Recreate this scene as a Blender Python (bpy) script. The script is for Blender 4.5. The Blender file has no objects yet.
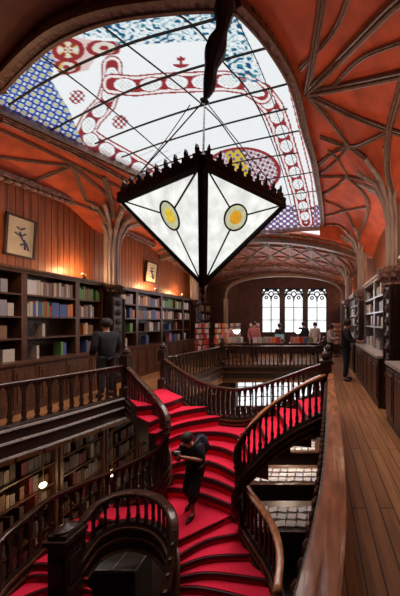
import bpy, bmesh, math, random
from mathutils import Vector, Matrix
random.seed(7)
C = bpy.context.scene.collection
sc = bpy.context.scene
R = math.radians

# ------------------------------------------------------------------ camera
F, U0, V0, EYE = 250.0, 318.0, 322.0, 1.75
cam = bpy.data.cameras.new('camera'); co = bpy.data.objects.new('camera', cam); C.objects.link(co)
co.location = (0, 0, EYE); co.rotation_euler = (R(90), 0, 0)
cam.sensor_fit = 'VERTICAL'; cam.sensor_height = 36.0; cam.lens = 36.0 * F / 596.0
cam.shift_x = -(U0 - 200) / 596.0
cam.shift_y = (V0 - 298) / 596.0
cam.clip_start = 0.05; cam.clip_end = 200
sc.camera = co
# ------------------------------------------------------------------ world, light, exposure
w = bpy.data.worlds.new('sky'); sc.world = w; w.use_nodes = True
w.node_tree.nodes['Background'].inputs[0].default_value = (0.90, 0.96, 1, 1)
w.node_tree.nodes['Background'].inputs[1].default_value = 1.0
sc.view_settings.view_transform = 'Standard'; sc.view_settings.look = 'None'
sc.view_settings.exposure = 0.35; sc.view_settings.gamma = 1.0; sc.view_settings.use_curve_mapping = False
SKY_E = 0.40          # diffuse glow of the daylit glass
sun = bpy.data.lights.new('daylight', 'SUN'); sun.energy = 22.0; sun.angle = R(75); sun.color = (1, .93, .86)
so_ = bpy.data.objects.new('daylight', sun); C.objects.link(so_); so_.rotation_euler = (R(-8), R(4), 0); so_.location = (0, 0, 9)
sc.cycles.max_bounces = 6; sc.cycles.sample_clamp_indirect = 4.0; sc.cycles.use_denoising = True

def lamp(name, loc, power, col=(1, .75, .5), radius=.06, kind='POINT', rot=None, size=1, size_y=None, spot=70):
    l = bpy.data.lights.new(name, kind); l.energy = power; l.color = col
    if kind == 'AREA':
        l.size = size
        if size_y: l.shape = 'RECTANGLE'; l.size_y = size_y
    else: l.shadow_soft_size = radius
    if kind == 'SPOT': l.spot_size = R(spot); l.spot_blend = .8
    o = bpy.data.objects.new(name, l); C.objects.link(o); o.location = loc
    if rot: o.rotation_euler = rot
    return o

# ------------------------------------------------------------------ pixel <-> place
def AZ(u, v, z):
    """point of the horizontal plane z seen at u, v"""
    Y = (EYE - z) * F / (v - V0)
    return Vector(((u - U0) / F * Y, Y, z))
def AY(u, v, Y): return Vector(((u - U0) / F * Y, Y, EYE - (v - V0) / F * Y))
def AX(u, v, X):
    Y = X * F / (u - U0)
    return Vector((X, Y, EYE - (v - V0) / F * Y))

# ------------------------------------------------------------------ materials
def mat(name, base, rough=.5, metal=0., var=.25, scale=8., bump=.15, stretch=(1, 1, 1), col2=None, spec=.5, wave=None, coat=0):
    m = bpy.data.materials.new(name); m.use_nodes = True
    nt = m.node_tree; b = nt.nodes['Principled BSDF']
    b.inputs['Roughness'].default_value = rough; b.inputs['Metallic'].default_value = metal
    b.inputs['Specular IOR Level'].default_value = spec; b.inputs['Coat Weight'].default_value = coat
    tc = nt.nodes.new('ShaderNodeTexCoord'); mp = nt.nodes.new('ShaderNodeMapping'); mp.inputs['Scale'].default_value = stretch
    nt.links.new(tc.outputs['Object'], mp.inputs[0])
    n = nt.nodes.new('ShaderNodeTexNoise'); n.inputs['Scale'].default_value = scale; n.inputs['Detail'].default_value = 6
    nt.links.new(mp.outputs[0], n.inputs[0])
    r = nt.nodes.new('ShaderNodeValToRGB'); r.color_ramp.elements[0].position = .3; r.color_ramp.elements[1].position = .7
    c2 = col2 or tuple(min(1, c * (1 + var)) for c in base); c1 = tuple(c * (1 - var) for c in base)
    r.color_ramp.elements[0].color = (*c1, 1); r.color_ramp.elements[1].color = (*c2, 1)
    nt.links.new(n.outputs[0], r.inputs[0]); nt.links.new(r.outputs[0], b.inputs['Base Color'])
    if bump:
        bp = nt.nodes.new('ShaderNodeBump'); bp.inputs['Strength'].default_value = bump; bp.inputs['Distance'].default_value = .02
        nt.links.new(n.outputs[0], bp.inputs['Height']); nt.links.new(bp.outputs[0], b.inputs['Normal'])
    return m
def emis(name, col, s, noise=None):
    m = bpy.data.materials.new(name); m.use_nodes = True; nt = m.node_tree
    nt.nodes.remove(nt.nodes['Principled BSDF']); e = nt.nodes.new('ShaderNodeEmission')
    e.inputs[0].default_value = (*col, 1); e.inputs[1].default_value = s
    nt.links.new(e.outputs[0], nt.nodes['Material Output'].inputs[0])
    if noise:
        tc = nt.nodes.new('ShaderNodeTexCoord'); n = nt.nodes.new('ShaderNodeTexNoise'); n.inputs['Scale'].default_value = noise; n.inputs['Detail'].default_value = 4
        r = nt.nodes.new('ShaderNodeValToRGB'); r.color_ramp.elements[0].position = .3; r.color_ramp.elements[1].position = .65
        r.color_ramp.elements[0].color = (*[c * .72 for c in col], 1); r.color_ramp.elements[1].color = (*col, 1)
        nt.links.new(tc.outputs['Object'], n.inputs[0]); nt.links.new(n.outputs[0], r.inputs[0]); nt.links.new(r.outputs[0], e.inputs[0])
    return m
M = {}
M['dark'] = mat('dark carved wood', (.030, .014, .010), .38, var=.6, scale=30, bump=.5, spec=.5)
M['mid'] = mat('brown wood', (.10, .042, .022), .4, var=.5, scale=14, bump=.25, stretch=(1, 1, .2))
M['rail'] = mat('polished rail wood', (.44, .185, .09), .2, var=.45, scale=22, bump=.2, stretch=(1, .25, 1), coat=.3)
M['darkrail'] = mat('polished dark rail wood', (.050, .024, .016), .25, var=.4, scale=20, bump=.15, coat=.4)
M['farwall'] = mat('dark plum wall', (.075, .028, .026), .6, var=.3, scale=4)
M['edge'] = mat('grey worn shelf', (.30, .27, .27), .35, var=.4, scale=25, bump=.2)
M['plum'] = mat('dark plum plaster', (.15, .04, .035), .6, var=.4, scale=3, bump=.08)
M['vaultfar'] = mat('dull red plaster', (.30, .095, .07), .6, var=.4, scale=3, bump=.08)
M['trim'] = mat('worn moulding edge', (.50, .46, .44), .35, var=.4, scale=25, bump=.2)
M['carpet'] = mat('crimson stair carpet', (.80, .022, .065), .85, var=.14, scale=60, bump=.15, spec=.15)
M['nosing'] = mat('dark stair nosing', (.05, .006, .010), .55, var=.4, scale=30, bump=.1)  # wood strip, colour darkened for the shadow under each tread edge
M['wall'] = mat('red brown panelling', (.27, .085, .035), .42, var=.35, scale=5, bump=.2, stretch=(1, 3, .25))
M['vault'] = mat('orange red plaster', (.56, .105, .045), .7, var=.30, scale=3, bump=.08)
M['rib'] = mat('grey brown ribs', (.20, .135, .11), .4, var=.3, scale=20, bump=.05)
M['stone'] = mat('grey column', (.36, .30, .29), .5, var=.35, scale=12, bump=.3, stretch=(1, 1, .15))
M['frieze'] = mat('ornate frieze', (.20, .12, .11), .5, var=.8, scale=18, bump=.8, col2=(.42, .26, .25))
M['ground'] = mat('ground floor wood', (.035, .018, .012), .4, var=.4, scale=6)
M['black'] = mat('black iron', (.006, .006, .009), .4, var=.3, scale=30, bump=.2)
M['cable'] = mat('blue black sleeve', (.010, .014, .035), .7, var=.5, scale=20, bump=.6)
M['came'] = mat('dark glazing bar', (.012, .012, .016), .5, var=.2, scale=20, bump=0)
M['cloth'] = mat('black cloth', (.012, .012, .017), .85, var=.3, scale=20, bump=.3)
M['navy'] = mat('navy cloth', (.012, .016, .035), .85, var=.3, scale=20, bump=.3)
M['white'] = mat('pale cloth', (.62, .60, .60), .8, var=.1, scale=20, bump=.2)
M['pink'] = mat('rose cloth', (.55, .18, .20), .8, var=.2, scale=20, bump=.2)
M['skin'] = mat('skin', (.52, .27, .19), .5, var=.1, scale=20, bump=0)
M['hair'] = mat('dark hair', (.015, .010, .009), .6, var=.4, scale=60, bump=.4)
M['brass'] = mat('brass', (.55, .36, .12), .3, metal=.8, var=.2)
M['bulb'] = emis('lamp bulb', (1, .72, .40), 9)
M['bulb2'] = emis('white lamp', (1, .95, .9), 3)
M['window'] = emis('daylit window glass', (.95, .97, 1.0), 1.1, noise=2)
M['lglass'] = emis('lantern glass', (.92, .92, .88), .86, noise=9)
M['rondel'] = emis('yellow glass', (.95, .66, .05), .7, noise=30)
M['rondel2'] = emis('orange glass', (.95, .45, .03), .65, noise=40)
M['rring'] = emis('pale glass ring', (.80, .78, .50), .6, noise=30)
M['screen'] = emis('monitor', (.10, .14, .14), 1)
M['caseglass'] = mat('case glass', (.20, .22, .22), .08, var=.2, scale=4, bump=0, spec=.8)
M['paper'] = mat('picture paper', (.55, .50, .36), .6, var=.15, scale=4, bump=0)
M['ink'] = mat('blue ink', (.03, .05, .15), .6, var=.2)
def floor_mat(name, c1, c2, wd, rough=.33):
    m = mat(name, c1, rough, var=.35, scale=9, bump=.1, stretch=(3, .18, 1), coat=0)
    nt = m.node_tree; b = nt.nodes['Principled BSDF']
    tc = nt.nodes.new('ShaderNodeTexCoord'); br = nt.nodes.new('ShaderNodeTexBrick')
    mp = nt.nodes.new('ShaderNodeMapping'); mp.inputs['Rotation'].default_value = (0, 0, R(90)); nt.links.new(tc.outputs['Object'], mp.inputs[0])
    nt.links.new(mp.outputs[0], br.inputs[0]); br.inputs['Scale'].default_value = 1; br.inputs['Brick Width'].default_value = 2.2
    br.inputs['Row Height'].default_value = wd; br.inputs['Mortar Size'].default_value = .006
    br.inputs['Color1'].default_value = (1, 1, 1, 1); br.inputs['Color2'].default_value = (*c2, 1); br.inputs['Mortar'].default_value = (.12, .1, .1, 1)
    mx = nt.nodes.new('ShaderNodeMix'); mx.data_type = 'RGBA'; mx.blend_type = 'MULTIPLY'; mx.inputs[0].default_value = 1
    src = b.inputs['Base Color'].links[0].from_socket
    nt.links.new(src, mx.inputs[6]); nt.links.new(br.outputs[0], mx.inputs[7]); nt.links.new(mx.outputs[2], b.inputs['Base Color'])
    return m
M['floor'] = floor_mat('worn plank floor', (.34, .155, .060), (.70, .60, .5), .13, .5)
BOOKC = {'cream': (.62, .55, .45), 'white': (.75, .74, .72), 'red': (.55, .05, .04), 'green': (.16, .34, .10), 'blue': (.08, .13, .35), 'brown': (.28, .15, .08), 'grey': (.35, .35, .38), 'orange': (.75, .24, .05), 'rose': (.6, .25, .3)}
for k, c in BOOKC.items(): M['b_' + k] = mat(k + ' book cover', c, .5, var=.25, scale=30, bump=0)

# ------------------------------------------------------------------ object helpers
def tag(o, label=None, cat=None, group=None, kind=None):
    if label: o['label'] = label
    if cat: o['category'] = cat
    if group: o['group'] = group
    if kind: o['kind'] = kind
    return o
def empty(name, loc, label=None, cat=None, group=None, rz=0, kind=None):
    o = bpy.data.objects.new(name, None); C.objects.link(o); o.location = loc; o.rotation_euler = (0, 0, rz); o.empty_display_size = .1
    return tag(o, label, cat, group, kind)
def wloc(o):
    p = Vector((0, 0, 0))
    while o: p += Vector(o.location); o = o.parent
    return p
def kids(o): return [c for c in bpy.data.objects if c.parent == o]
class MB:
    def __init__(s): s.v = []; s.f = []; s.mi = []
    def add(s, vs, fs, mi=0):
        n = len(s.v); s.v += [tuple(x) for x in vs]; s.f += [tuple(i + n for i in f) for f in fs]; s.mi += [mi] * len(fs); return s
    def box(s, a, b, mi=0):
        x0, x1 = sorted((a[0], b[0])); y0, y1 = sorted((a[1], b[1])); z0, z1 = sorted((a[2], b[2]))
        return s.add([(x0, y0, z0), (x1, y0, z0), (x1, y1, z0), (x0, y1, z0), (x0, y0, z1), (x1, y0, z1), (x1, y1, z1), (x0, y1, z1)],
                     [(0, 3, 2, 1), (4, 5, 6, 7), (0, 1, 5, 4), (1, 2, 6, 5), (2, 3, 7, 6), (3, 0, 4, 7)], mi)
    def strip(s, A, B, mi=0):
        n = len(A); return s.add(list(A) + list(B), [(i, i + 1, n + i + 1, n + i) for i in range(n - 1)], mi)
    def prism(s, A, B, z0, z1, mi=0):
        """solid between two polylines A and B (same count), from z0 to z1"""
        n = len(A); A = [Vector(a) for a in A]; B = [Vector(b) for b in B]
        t = [(p.x, p.y, z1) for p in A + B]; d = [(p.x, p.y, z0) for p in A + B]; q = 2 * n; fs = []
        for i in range(n - 1):
            fs += [(i, n + i, n + i + 1, i + 1), (q + i, q + i + 1, q + n + i + 1, q + n + i), (i, i + 1, q + i + 1, q + i), (n + i, q + n + i, q + n + i + 1, n + i + 1)]
        fs += [(0, q, q + n, n), (n - 1, 2 * n - 1, q + 2 * n - 1, q + n - 1)]
        return s.add(t + d, fs, mi)
    def tube(s, pts, r, n=8, mi=0, caps=True):
        pts = [Vector(p) for p in pts]; rs = r if isinstance(r, (list, tuple)) else [r] * len(pts)
        vs = []; prev = None
        for i, p in enumerate(pts):
            d = (pts[min(i + 1, len(pts) - 1)] - pts[max(i - 1, 0)])
            d = d.normalized() if d.length > 1e-9 else Vector((0, 0, 1))
            a = prev if prev is not None else (Vector((0, 0, 1)) if abs(d.z) < .9 else Vector((1, 0, 0)))
            a = (a - d * a.dot(d)); a = a.normalized() if a.length > 1e-6 else d.orthogonal().normalized(); prev = a
            b = d.cross(a)
            for k in range(n):
                t = 2 * math.pi * k / n; vs.append(p + a * (rs[i] * math.cos(t)) + b * (rs[i] * math.sin(t)))
        fs = [(i * n + k, i * n + (k + 1) % n, (i + 1) * n + (k + 1) % n, (i + 1) * n + k) for i in range(len(pts) - 1) for k in range(n)]
        if caps: fs += [tuple(range(n - 1, -1, -1)), tuple((len(pts) - 1) * n + k for k in range(n))]
        return s.add(vs, fs, mi)
    def lathe(s, c, prof, n=12, mi=0):
        return s.tube([(c[0], c[1], c[2] + z) for r, z in prof], [max(r, .0005) for r, z in prof], n, mi)
    def sweep(s, path, prof, mi=0, close=True):
        """prof: closed list of (side, up); side is to the right of travel, up is world z"""
        path = [Vector(p) for p in path]; m = len(prof); vs = []
        for i, p in enumerate(path):
            d = path[min(i + 1, len(path) - 1)] - path[max(i - 1, 0)]; d.z = 0; d.normalize()
            sd = Vector((d.y, -d.x, 0))
            for a, b in prof: vs.append(p + sd * a + Vector((0, 0, b)))
        fs = [(i * m + k, i * m + (k + 1) % m, (i + 1) * m + (k + 1) % m, (i + 1) * m + k) for i in range(len(path) - 1) for k in range(m)]
        fs += [tuple(range(m - 1, -1, -1)), tuple((len(path) - 1) * m + k for k in range(m))]
        return s.add(vs, fs, mi)
    def ball(s, c, r, n=10, mi=0, sq=(1, 1, 1)):
        vs = []; h = n // 2
        for i in range(h + 1):
            a = math.pi * i / h
            for k in range(n):
                b = 2 * math.pi * k / n; rr = max(math.sin(a), .01)
                vs.append((c[0] + r * sq[0] * rr * math.cos(b), c[1] + r * sq[1] * rr * math.sin(b), c[2] + r * sq[2] * math.cos(a)))
        return s.add(vs, [(i * n + k, (i + 1) * n + k, (i + 1) * n + (k + 1) % n, i * n + (k + 1) % n) for i in range(h) for k in range(n)], mi)
    def build(s, name, m, parent=None, smooth=False, **kw):
        me = bpy.data.meshes.new(name)
        o = bpy.data.objects.new(name, me); C.objects.link(o)
        off = Vector((0, 0, 0))
        if parent is not None: off = wloc(parent); o.parent = parent
        elif s.v:
            xs = [v[0] for v in s.v]; ys = [v[1] for v in s.v]; zs = [v[2] for v in s.v]
            off = Vector(((min(xs) + max(xs)) / 2, (min(ys) + max(ys)) / 2, min(zs))); o.location = off
        me.from_pydata([(v[0] - off.x, v[1] - off.y, v[2] - off.z) for v in s.v], [], s.f)
        ms = m if isinstance(m, (list, tuple)) else [m]
        for q in ms: me.materials.append(q)
        me.polygons.foreach_set('material_index', s.mi)
        bm = bmesh.new(); bm.from_mesh(me); bmesh.ops.recalc_face_normals(bm, faces=bm.faces); bm.to_mesh(me); bm.free()
        if smooth: me.shade_smooth()
        if kw: tag(o, **kw)
        return o
def crom(pts, n=8):
    pts = [Vector(p) for p in pts]
    if len(pts) < 3: return [pts[0].lerp(pts[-1], i / n) for i in range(n + 1)]
    out = []
    P = [pts[0] * 2 - pts[1]] + pts + [pts[-1] * 2 - pts[-2]]
    for i in range(1, len(P) - 2):
        a, b, c, d = P[i - 1:i + 3]
        for k in range(n):
            t = k / n
            out.append(.5 * ((2 * b) + (c - a) * t + (2 * a - 5 * b + 4 * c - d) * t * t + (3 * b - a - 3 * c + d) * t ** 3))
    out.append(pts[-1]); return out
def resamp(pts, n):
    L = [0]
    for a, b in zip(pts, pts[1:]): L.append(L[-1] + (b - a).length)
    out = []; j = 0
    for i in range(n):
        s = L[-1] * i / (n - 1)
        while j < len(L) - 2 and L[j + 1] < s: j += 1
        q = (s - L[j]) / max(L[j + 1] - L[j], 1e-9); out.append(pts[j].lerp(pts[j + 1], min(1, q)))
    return out
def length(p): return sum((b - a).length for a, b in zip(p, p[1:]))

# ------------------------------------------------------------------ the setting
XL, XR, YF, YN, ZG = -6.25, 1.80, 14.0, -2.6, -3.3
def struct(mb, name, m, **k): return mb.build(name, m, None, kind='structure', **k)
struct(MB().box((XL - .2, YN, ZG), (XL, YF, 6)), 'wall_left', M['wall'])
struct(MB().box((XR, YN, ZG), (XR + .2, YF, 6)), 'wall_right', M['wall'])
struct(MB().box((XL, YN - .2, ZG), (XR, YN, 6)), 'wall_near', M['wall'])
# far wall with window openings (upper and ground floor)
wu = [AY(u, 322, YF).x for u in (261.5, 280.5, 284, 303.5, 307, 327)]
WT, WB = AY(0, 288, YF).z, AY(0, 333, YF).z
gl = (-4.6, .5, -3.0, -1.0)
fw = MB()
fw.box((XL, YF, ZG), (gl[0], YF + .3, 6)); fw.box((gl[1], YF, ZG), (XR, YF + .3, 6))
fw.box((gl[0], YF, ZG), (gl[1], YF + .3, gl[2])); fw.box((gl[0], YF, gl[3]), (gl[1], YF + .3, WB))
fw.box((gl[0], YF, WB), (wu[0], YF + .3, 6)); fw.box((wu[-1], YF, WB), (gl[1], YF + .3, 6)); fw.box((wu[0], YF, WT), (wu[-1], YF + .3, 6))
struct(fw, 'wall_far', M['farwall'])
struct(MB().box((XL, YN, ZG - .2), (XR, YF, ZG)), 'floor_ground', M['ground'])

# upper floor: three sides of the stair well
LR = [Vector((-5.35, 2.2, 0)), Vector((-5.2, 3.2, 0)), AZ(0, 433, 0), AZ(60, 417, 0), AZ(126, 398, 0)]        # left opening edge
Rr = [AZ(341, 591, .85), AZ(346.5, 518, .85), AZ(344, 459, .85), AZ(339.5, 415, .85), AZ(333, 372, .85)]
Rl = [AZ(295.6, 591, .85), AZ(315, 518, .85), AZ(325, 459, .85), AZ(327.5, 415, .85), AZ(328, 372, .85)]
RR = [Vector((-.12, -.3, 0))] + [((a + b) / 2).xy.to_3d() for a, b in zip(Rr, Rl)]
DX, DY = LR[-1].x, LR[-1].y
CX, CY = AZ(163, 388, 0).xy
YO = 9.5
gf = MB()
lp = crom(LR, 6)
gf.prism([(XL, p.y, 0) for p in lp], lp, -.55, 0)
gf.box((XL, YN, -.55), (LR[0].x, LR[0].y, 0))
gf.prism([(XL, DY, 0), (XL, CY, 0)], [(DX, DY, 0), (CX, CY, 0)], -.55, 0)
gf.prism([(XL, CY, 0), (XL, YO, 0)], [(CX, CY, 0), (-3.62, YO, 0)], -.55, 0)
gf.box((XL, YO, -.55), (XR, YF, 0))
struct(gf, 'floor_left_gallery', M['floor'])
gr = MB(); rp = crom(RR, 6)
gr.prism(rp, [(XR, p.y, 0) for p in rp], -.4, 0)
gr.box((RR[0].x, YN, -.4), (XR, RR[0].y, 0))
gr.box((RR[-1].x, RR[-1].y, -.4), (XR, YO, 0))
struct(gr, 'floor_right_gallery', M['floor'])

# ------------------------------------------------------------------ ceiling and skylight
ZS = 5.35; HS = ZS - EYE
def S(u, v): return AZ(u, v, ZS)
sk_right = [S(236, 3), S(242, 9), S(258, 27), S(274, 49.5), S(292, 84), S(303, 128), S(311, 155), S(315, 177), S(319.5, 205), S(321, 226)]
sk_far = [S(300, 227), S(270, 230), S(238, 233)]
sk_left = [S(220, 215), S(190, 197), S(140, 172), S(84, 145), S(40, 124), S(2, 106)]
sk_near = [Vector((-5.35, 3.95, ZS)), S(0, 85), S(20, 64), S(50, 37), S(80, 21), S(120, 9), S(170, 2.5), S(205, 0)]
outline = crom(sk_right, 4)[:-1] + [sk_right[-1]] + sk_far + crom(sk_left, 4) + crom(sk_near, 4)
def seg_d(px, py, a, b):
    dx, dy = b[0] - a[0], b[1] - a[1]; l = dx * dx + dy * dy
    t = max(0, min(1, ((px - a[0]) * dx + (py - a[1]) * dy) / l)) if l else 0
    return math.hypot(px - a[0] - t * dx, py - a[1] - t * dy)
OL = [(p.x, p.y) for p in outline]
def inside(x, y, poly=OL):
    c = False; n = len(poly)
    for i in range(n):
        a, b = poly[i], poly[i - 1]
        if (a[1] > y) != (b[1] > y) and x < (b[0] - a[0]) * (y - a[1]) / (b[1] - a[1]) + a[0]: c = not c
    return c
def odist(x, y): return min(seg_d(x, y, OL[i], OL[i - 1]) for i in range(len(OL)))
COLS_R = [(1.47, 4.85), (1.47, 8.3), (1.47, 12.0)]
COLS_L = [(-5.9, 3.35), (-5.9, 7.15), (-5.9, 11.9)]
def Zc(x, y):
    d = odist(x, y); dw = max(0, min(x - XL, XR - x))
    if y < 2.5: dw = min(dw, max(0, y - YN))
    t = d / (d + dw + 1e-6)
    side = .70 if x < -2 else 1.15
    z = ZS + .06 - side * t ** 1.7 - .10 * math.sin(min(1, t * 3) * math.pi)
    for cx, cy in COLS_R + COLS_L:
        r2 = ((x - cx) ** 2 + ((y - cy) * .8) ** 2)
        z -= (.55 if cx > 0 else .6) * math.exp(-r2 / .30)
    if y > 9.3: z = min(z, ZS - .15 - (y - 9.3) / 4.7 * .75 - .35 * (abs(x + 2.2) / 4) ** 2 * 2)
    return z
def on_ceiling(u, v, off=.0):
    d = Vector(((u - U0) / F, 1, (V0 - v) / F)); t = 1.0
    while t < 14.2:
        p = Vector((0, 0, EYE)) + d * t
        if p.x > XR - .02 or p.x < XL + .02 or p.z > Zc(p.x, p.y) - off: break
        t += .04
    lo, hi = t - .04, t
    for _ in range(7):
        m_ = (lo + hi) / 2; p = Vector((0, 0, EYE)) + d * m_
        if p.x > XR - .02 or p.x < XL + .02 or p.z > Zc(p.x, p.y) - off: hi = m_
        else: lo = m_
    return Vector((0, 0, EYE)) + d * lo
cm = MB(); NX, NY = 116, 150
xs = [XL + (XR - XL) * i / NX for i in range(NX + 1)]; ys = [YN + (YF - YN) * j / NY for j in range(NY + 1)]
ins = [[inside(x, y) for y in ys] for x in xs]
vs = [(x, y, Zc(x, y)) for x in xs for y in ys]
fs = []
for i in range(NX):
    for j in range(NY):
        if ins[i][j] and ins[i + 1][j] and ins[i][j + 1] and ins[i + 1][j + 1]: continue
        a = i * (NY + 1) + j; fs.append((a, a + NY + 1, a + NY + 2, a + 1))
cm.add(vs, fs)
ceil = struct(cm, 'ceiling', M['vault']); ceil.data.shade_smooth()
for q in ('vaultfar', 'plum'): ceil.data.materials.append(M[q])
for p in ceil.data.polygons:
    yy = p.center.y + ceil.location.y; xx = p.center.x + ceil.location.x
    p.material_index = 1 if yy > 9.9 else (2 if (xx < -1.0 and yy < 2.8 + max(0, -xx - 2.5) * .45) else 0)  # same vault: near left faces darker plum, far faces duller red

# stained glass skylight
sky = empty('stained_glass_skylight', (-2.2, 6, ZS), 'large stained glass skylight with white, red and blue panes above the stairwell', 'skylight')
def dpoly(u, v, pl): return min(seg_d(u, v, a, b) for a, b in zip(pl, pl[1:]))
def along(u, v, pl):
    best = (1e9, 0, 0); s = 0
    for a, b in zip(pl, pl[1:]):
        dx, dy = b[0] - a[0], b[1] - a[1]; l = math.hypot(dx, dy)
        t = max(0, min(1, ((u - a[0]) * dx + (v - a[1]) * dy) / l / l)); d = math.hypot(u - a[0] - t * dx, v - a[1] - t * dy)
        if d < best[0]: best = (d, s + t * l, 0)
        s += l
    return best
chainT = [(112, 84), (135, 86), (165, 83), (195, 82), (225, 81), (246, 84), (262, 94)]
chainR = [(262, 94), (273, 108), (280, 125), (286, 145), (294, 170), (301, 195), (306, 222)]
chainL = [(112, 66), (112, 84), (106, 103), (92, 118), (84, 135), (100, 146), (125, 160), (150, 176), (180, 190)]
BLUE = [(-4, 76), (20, 58), (47, 42), (55, 62), (51, 80), (68, 108), (84, 146), (-4, 106)]
ORN = [(49, 41), (66, 36), (92, 40), (122, 42), (119, 54), (96, 57), (88, 70), (62, 76), (54, 66)]
def glass_col(u, v):
    W = (1.0, 1.0, 1.0); RED = (.33, .035, .04)
    h = math.sin(u * 12.9898 + v * 78.233) * 43758.5; h -= math.floor(h)
    c = tuple(x * (.93 + .07 * h) for x in W)
    # long left border: blue with yellow and white lozenges
    if u < 86 and inside(u, v, BLUE):
        p = (u * .90 + v * .44) / 6.2; q = (v * .90 - u * .44) / 5.2
        a = math.sin(p * math.pi); b = math.sin(q * math.pi)
        if a * b > .42: return (.62, .56, .30)
        if a * b > .18: return (.50, .62, .80)
        if a * b < -.62: return (.75, .80, .85)
        return (.015, .035, .30) if a * b < 0 else (.03, .12, .42)
    # teal splashes at the near border
    nb = max(0, 1 - abs(v - (24 - (u - 150) * .06)) / 20) if 75 < u < 215 else (max(0, 1 - abs(u - (232 + (v - 40) * .45)) / 16) if u >= 215 and v < 82 else 0)
    if nb > 0 and not (u < 115 and v > 38):
        q = math.sin(u * .34 + math.sin(v * .31) * 2.4 + math.sin(u * .9) * .5) * math.sin(v * .46 + math.sin(u * .19) * 2.0 + math.sin(v * 1.1) * .5)
        if q > .30: return (.015, .07, .22) if q > .75 else ((.01, .16, .24) if q > .52 else (.05, .30, .36))
        if q < -.62: return (.35, .55, .62)
        if abs(q) < .06: return (.62, .72, .76)
    # red ornament in the near left corner
    if inside(u, v, ORN):
        q = min(math.hypot((u - 68) / 11, (v - 50) / 8), math.hypot((u - 104) / 12, (v - 48) / 6), math.hypot((u - 66) / 10, (v - 67) / 5))
        if q < 1:
            s = math.cos(math.atan2(v - 50, u - 68) * 4) * (1 if q > .4 else -1)
            return (.80, .72, .62) if s > .2 else ((.70, .50, .16) if s > -.45 else RED)
        return RED if q < 1.5 else (.8, .6, .58)
    # chains of ovals with red outlines
    for ch, per, wd in ((chainT, 26, 9), (chainR, 17, 8.5), (chainL, 19, 9)):
        d, s, _ = along(u, v, ch)
        if ch is chainR: wd = 10 - 4.5 * s / 150; per = 19 - 6 * s / 150
        if d < wd + 1.6:
            ph = (s % per) / per - .5
            e = (d / (wd * .78)) ** 2 + (ph * 2 / .92) ** 2
            if d > wd + .1: return RED
            if .86 < e < 1.16: return RED if ch is not chainL else (.28, .05, .07)
            if e >= 1.16: return RED if d < wd * .72 else (.95, .88, .86)
            if e < .5 and math.sin(u * 1.6) * math.sin(v * 1.5) > .35: return (.60, .62, .58)
            return c
    # thin red lines outside the chains
    for a, b in (((150, 57), (180, 57)),):
        pass
    e = math.hypot((u - 181) / 9, (v - 62) / 6)
    if e < 1 and (abs(u - 181) < 1.4 or v > 64 or (abs(v - 59) < 1.2 and abs(u - 181) < 4)): return RED
    for cx, cy in ((120, 122), (77, 97)):
        e = math.hypot((u - cx) / 8, (v - cy) / 7)
        if e < 1 and math.sin(u * 1.1) * math.sin(v * 1.1) > -.1: return RED
    # central medallion
    e = math.hypot((u - 242) / 39, (v - 172) / 25)
    if e < 1:
        if e > .90: return RED
        if abs(u - 238 - (v - 165) * .35) < 9 and v > 146: return (.72, .50, .06) if math.sin(u * .8) * math.sin(v * .8) > -.3 else (.15, .12, .3)
        s = math.sin(u * .75 + v * .3) * math.sin(v * .75 - u * .25)
        return (.22, .04, .08) if s > .25 else ((.75, .75, .8) if s > -.3 else (.5, .3, .3))
    # dash marks of leading
    if 150 < v < 215 and u < 180 and math.sin(v * .9 + u * .4) > .94: return (.55, .55, .58)
    # right outer edge line
    dr = dpoly(u, v, [(242, 9), (274, 49.5), (292, 84), (303, 128), (315, 177), (321, 226)])
    if v > 60 and 3.2 < dr < 4.6: return (.45, .10, .10)
    if v > 205 and u > 255 and math.sin(u * .9) * math.sin(v * 1.2) > -.2: return (.20, .10, .28)
    return c
gx, gy = 330, 470
x0, x1, y0, y1 = -5.4, .12, 2.78, 10.15
xs = [x0 + (x1 - x0) * i / gx for i in range(gx + 1)]
ys = [y0 * (y1 / y0) ** (j / gy) for j in range(gy + 1)]
idx = {}; vs = []; cols = []
for i, x in enumerate(xs):
    for j, y in enumerate(ys):
        if inside(x, y):
            u, v = U0 + x / y * F, V0 - HS / y * F
            idx[i, j] = len(vs); vs.append((x, y, ZS)); cols.append(glass_col(u, v))
fs = [(idx[i, j], idx[i + 1, j], idx[i + 1, j + 1], idx[i, j + 1]) for (i, j) in idx if (i + 1, j) in idx and (i, j + 1) in idx and (i + 1, j + 1) in idx]
me = bpy.data.meshes.new('glass'); me.from_pydata([(a + 2.2, b - 6, 0) for a, b, c in vs], [], fs)
at = me.color_attributes.new('col', 'FLOAT_COLOR', 'POINT'); at.data.foreach_set('color', [q for c in cols for q in (*c, 1)])
go = bpy.data.objects.new('glass', me); C.objects.link(go); go.parent = sky
gm = bpy.data.materials.new('daylit stained glass'); gm.use_nodes = True; nt = gm.node_tree; nt.nodes.remove(nt.nodes['Principled BSDF'])
e = nt.nodes.new('ShaderNodeEmission'); a = nt.nodes.new('ShaderNodeVertexColor'); a.layer_name = 'col'; e.inputs[1].default_value = SKY_E
tr = nt.nodes.new('ShaderNodeBsdfTransparent'); ad = nt.nodes.new('ShaderNodeAddShader'); vm = nt.nodes.new('ShaderNodeVectorMath'); vm.operation = 'SCALE'; vm.inputs[3].default_value = .32
nt.links.new(a.outputs[0], vm.inputs[0]); nt.links.new(vm.outputs[0], tr.inputs[0]); nt.links.new(a.outputs[0], e.inputs[0])
nt.links.new(e.outputs[0], ad.inputs[0]); nt.links.new(tr.outputs[0], ad.inputs[1]); nt.links.new(ad.outputs[0], nt.nodes['Material Output'].inputs[0]); me.materials.append(gm)
bars = []
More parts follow.
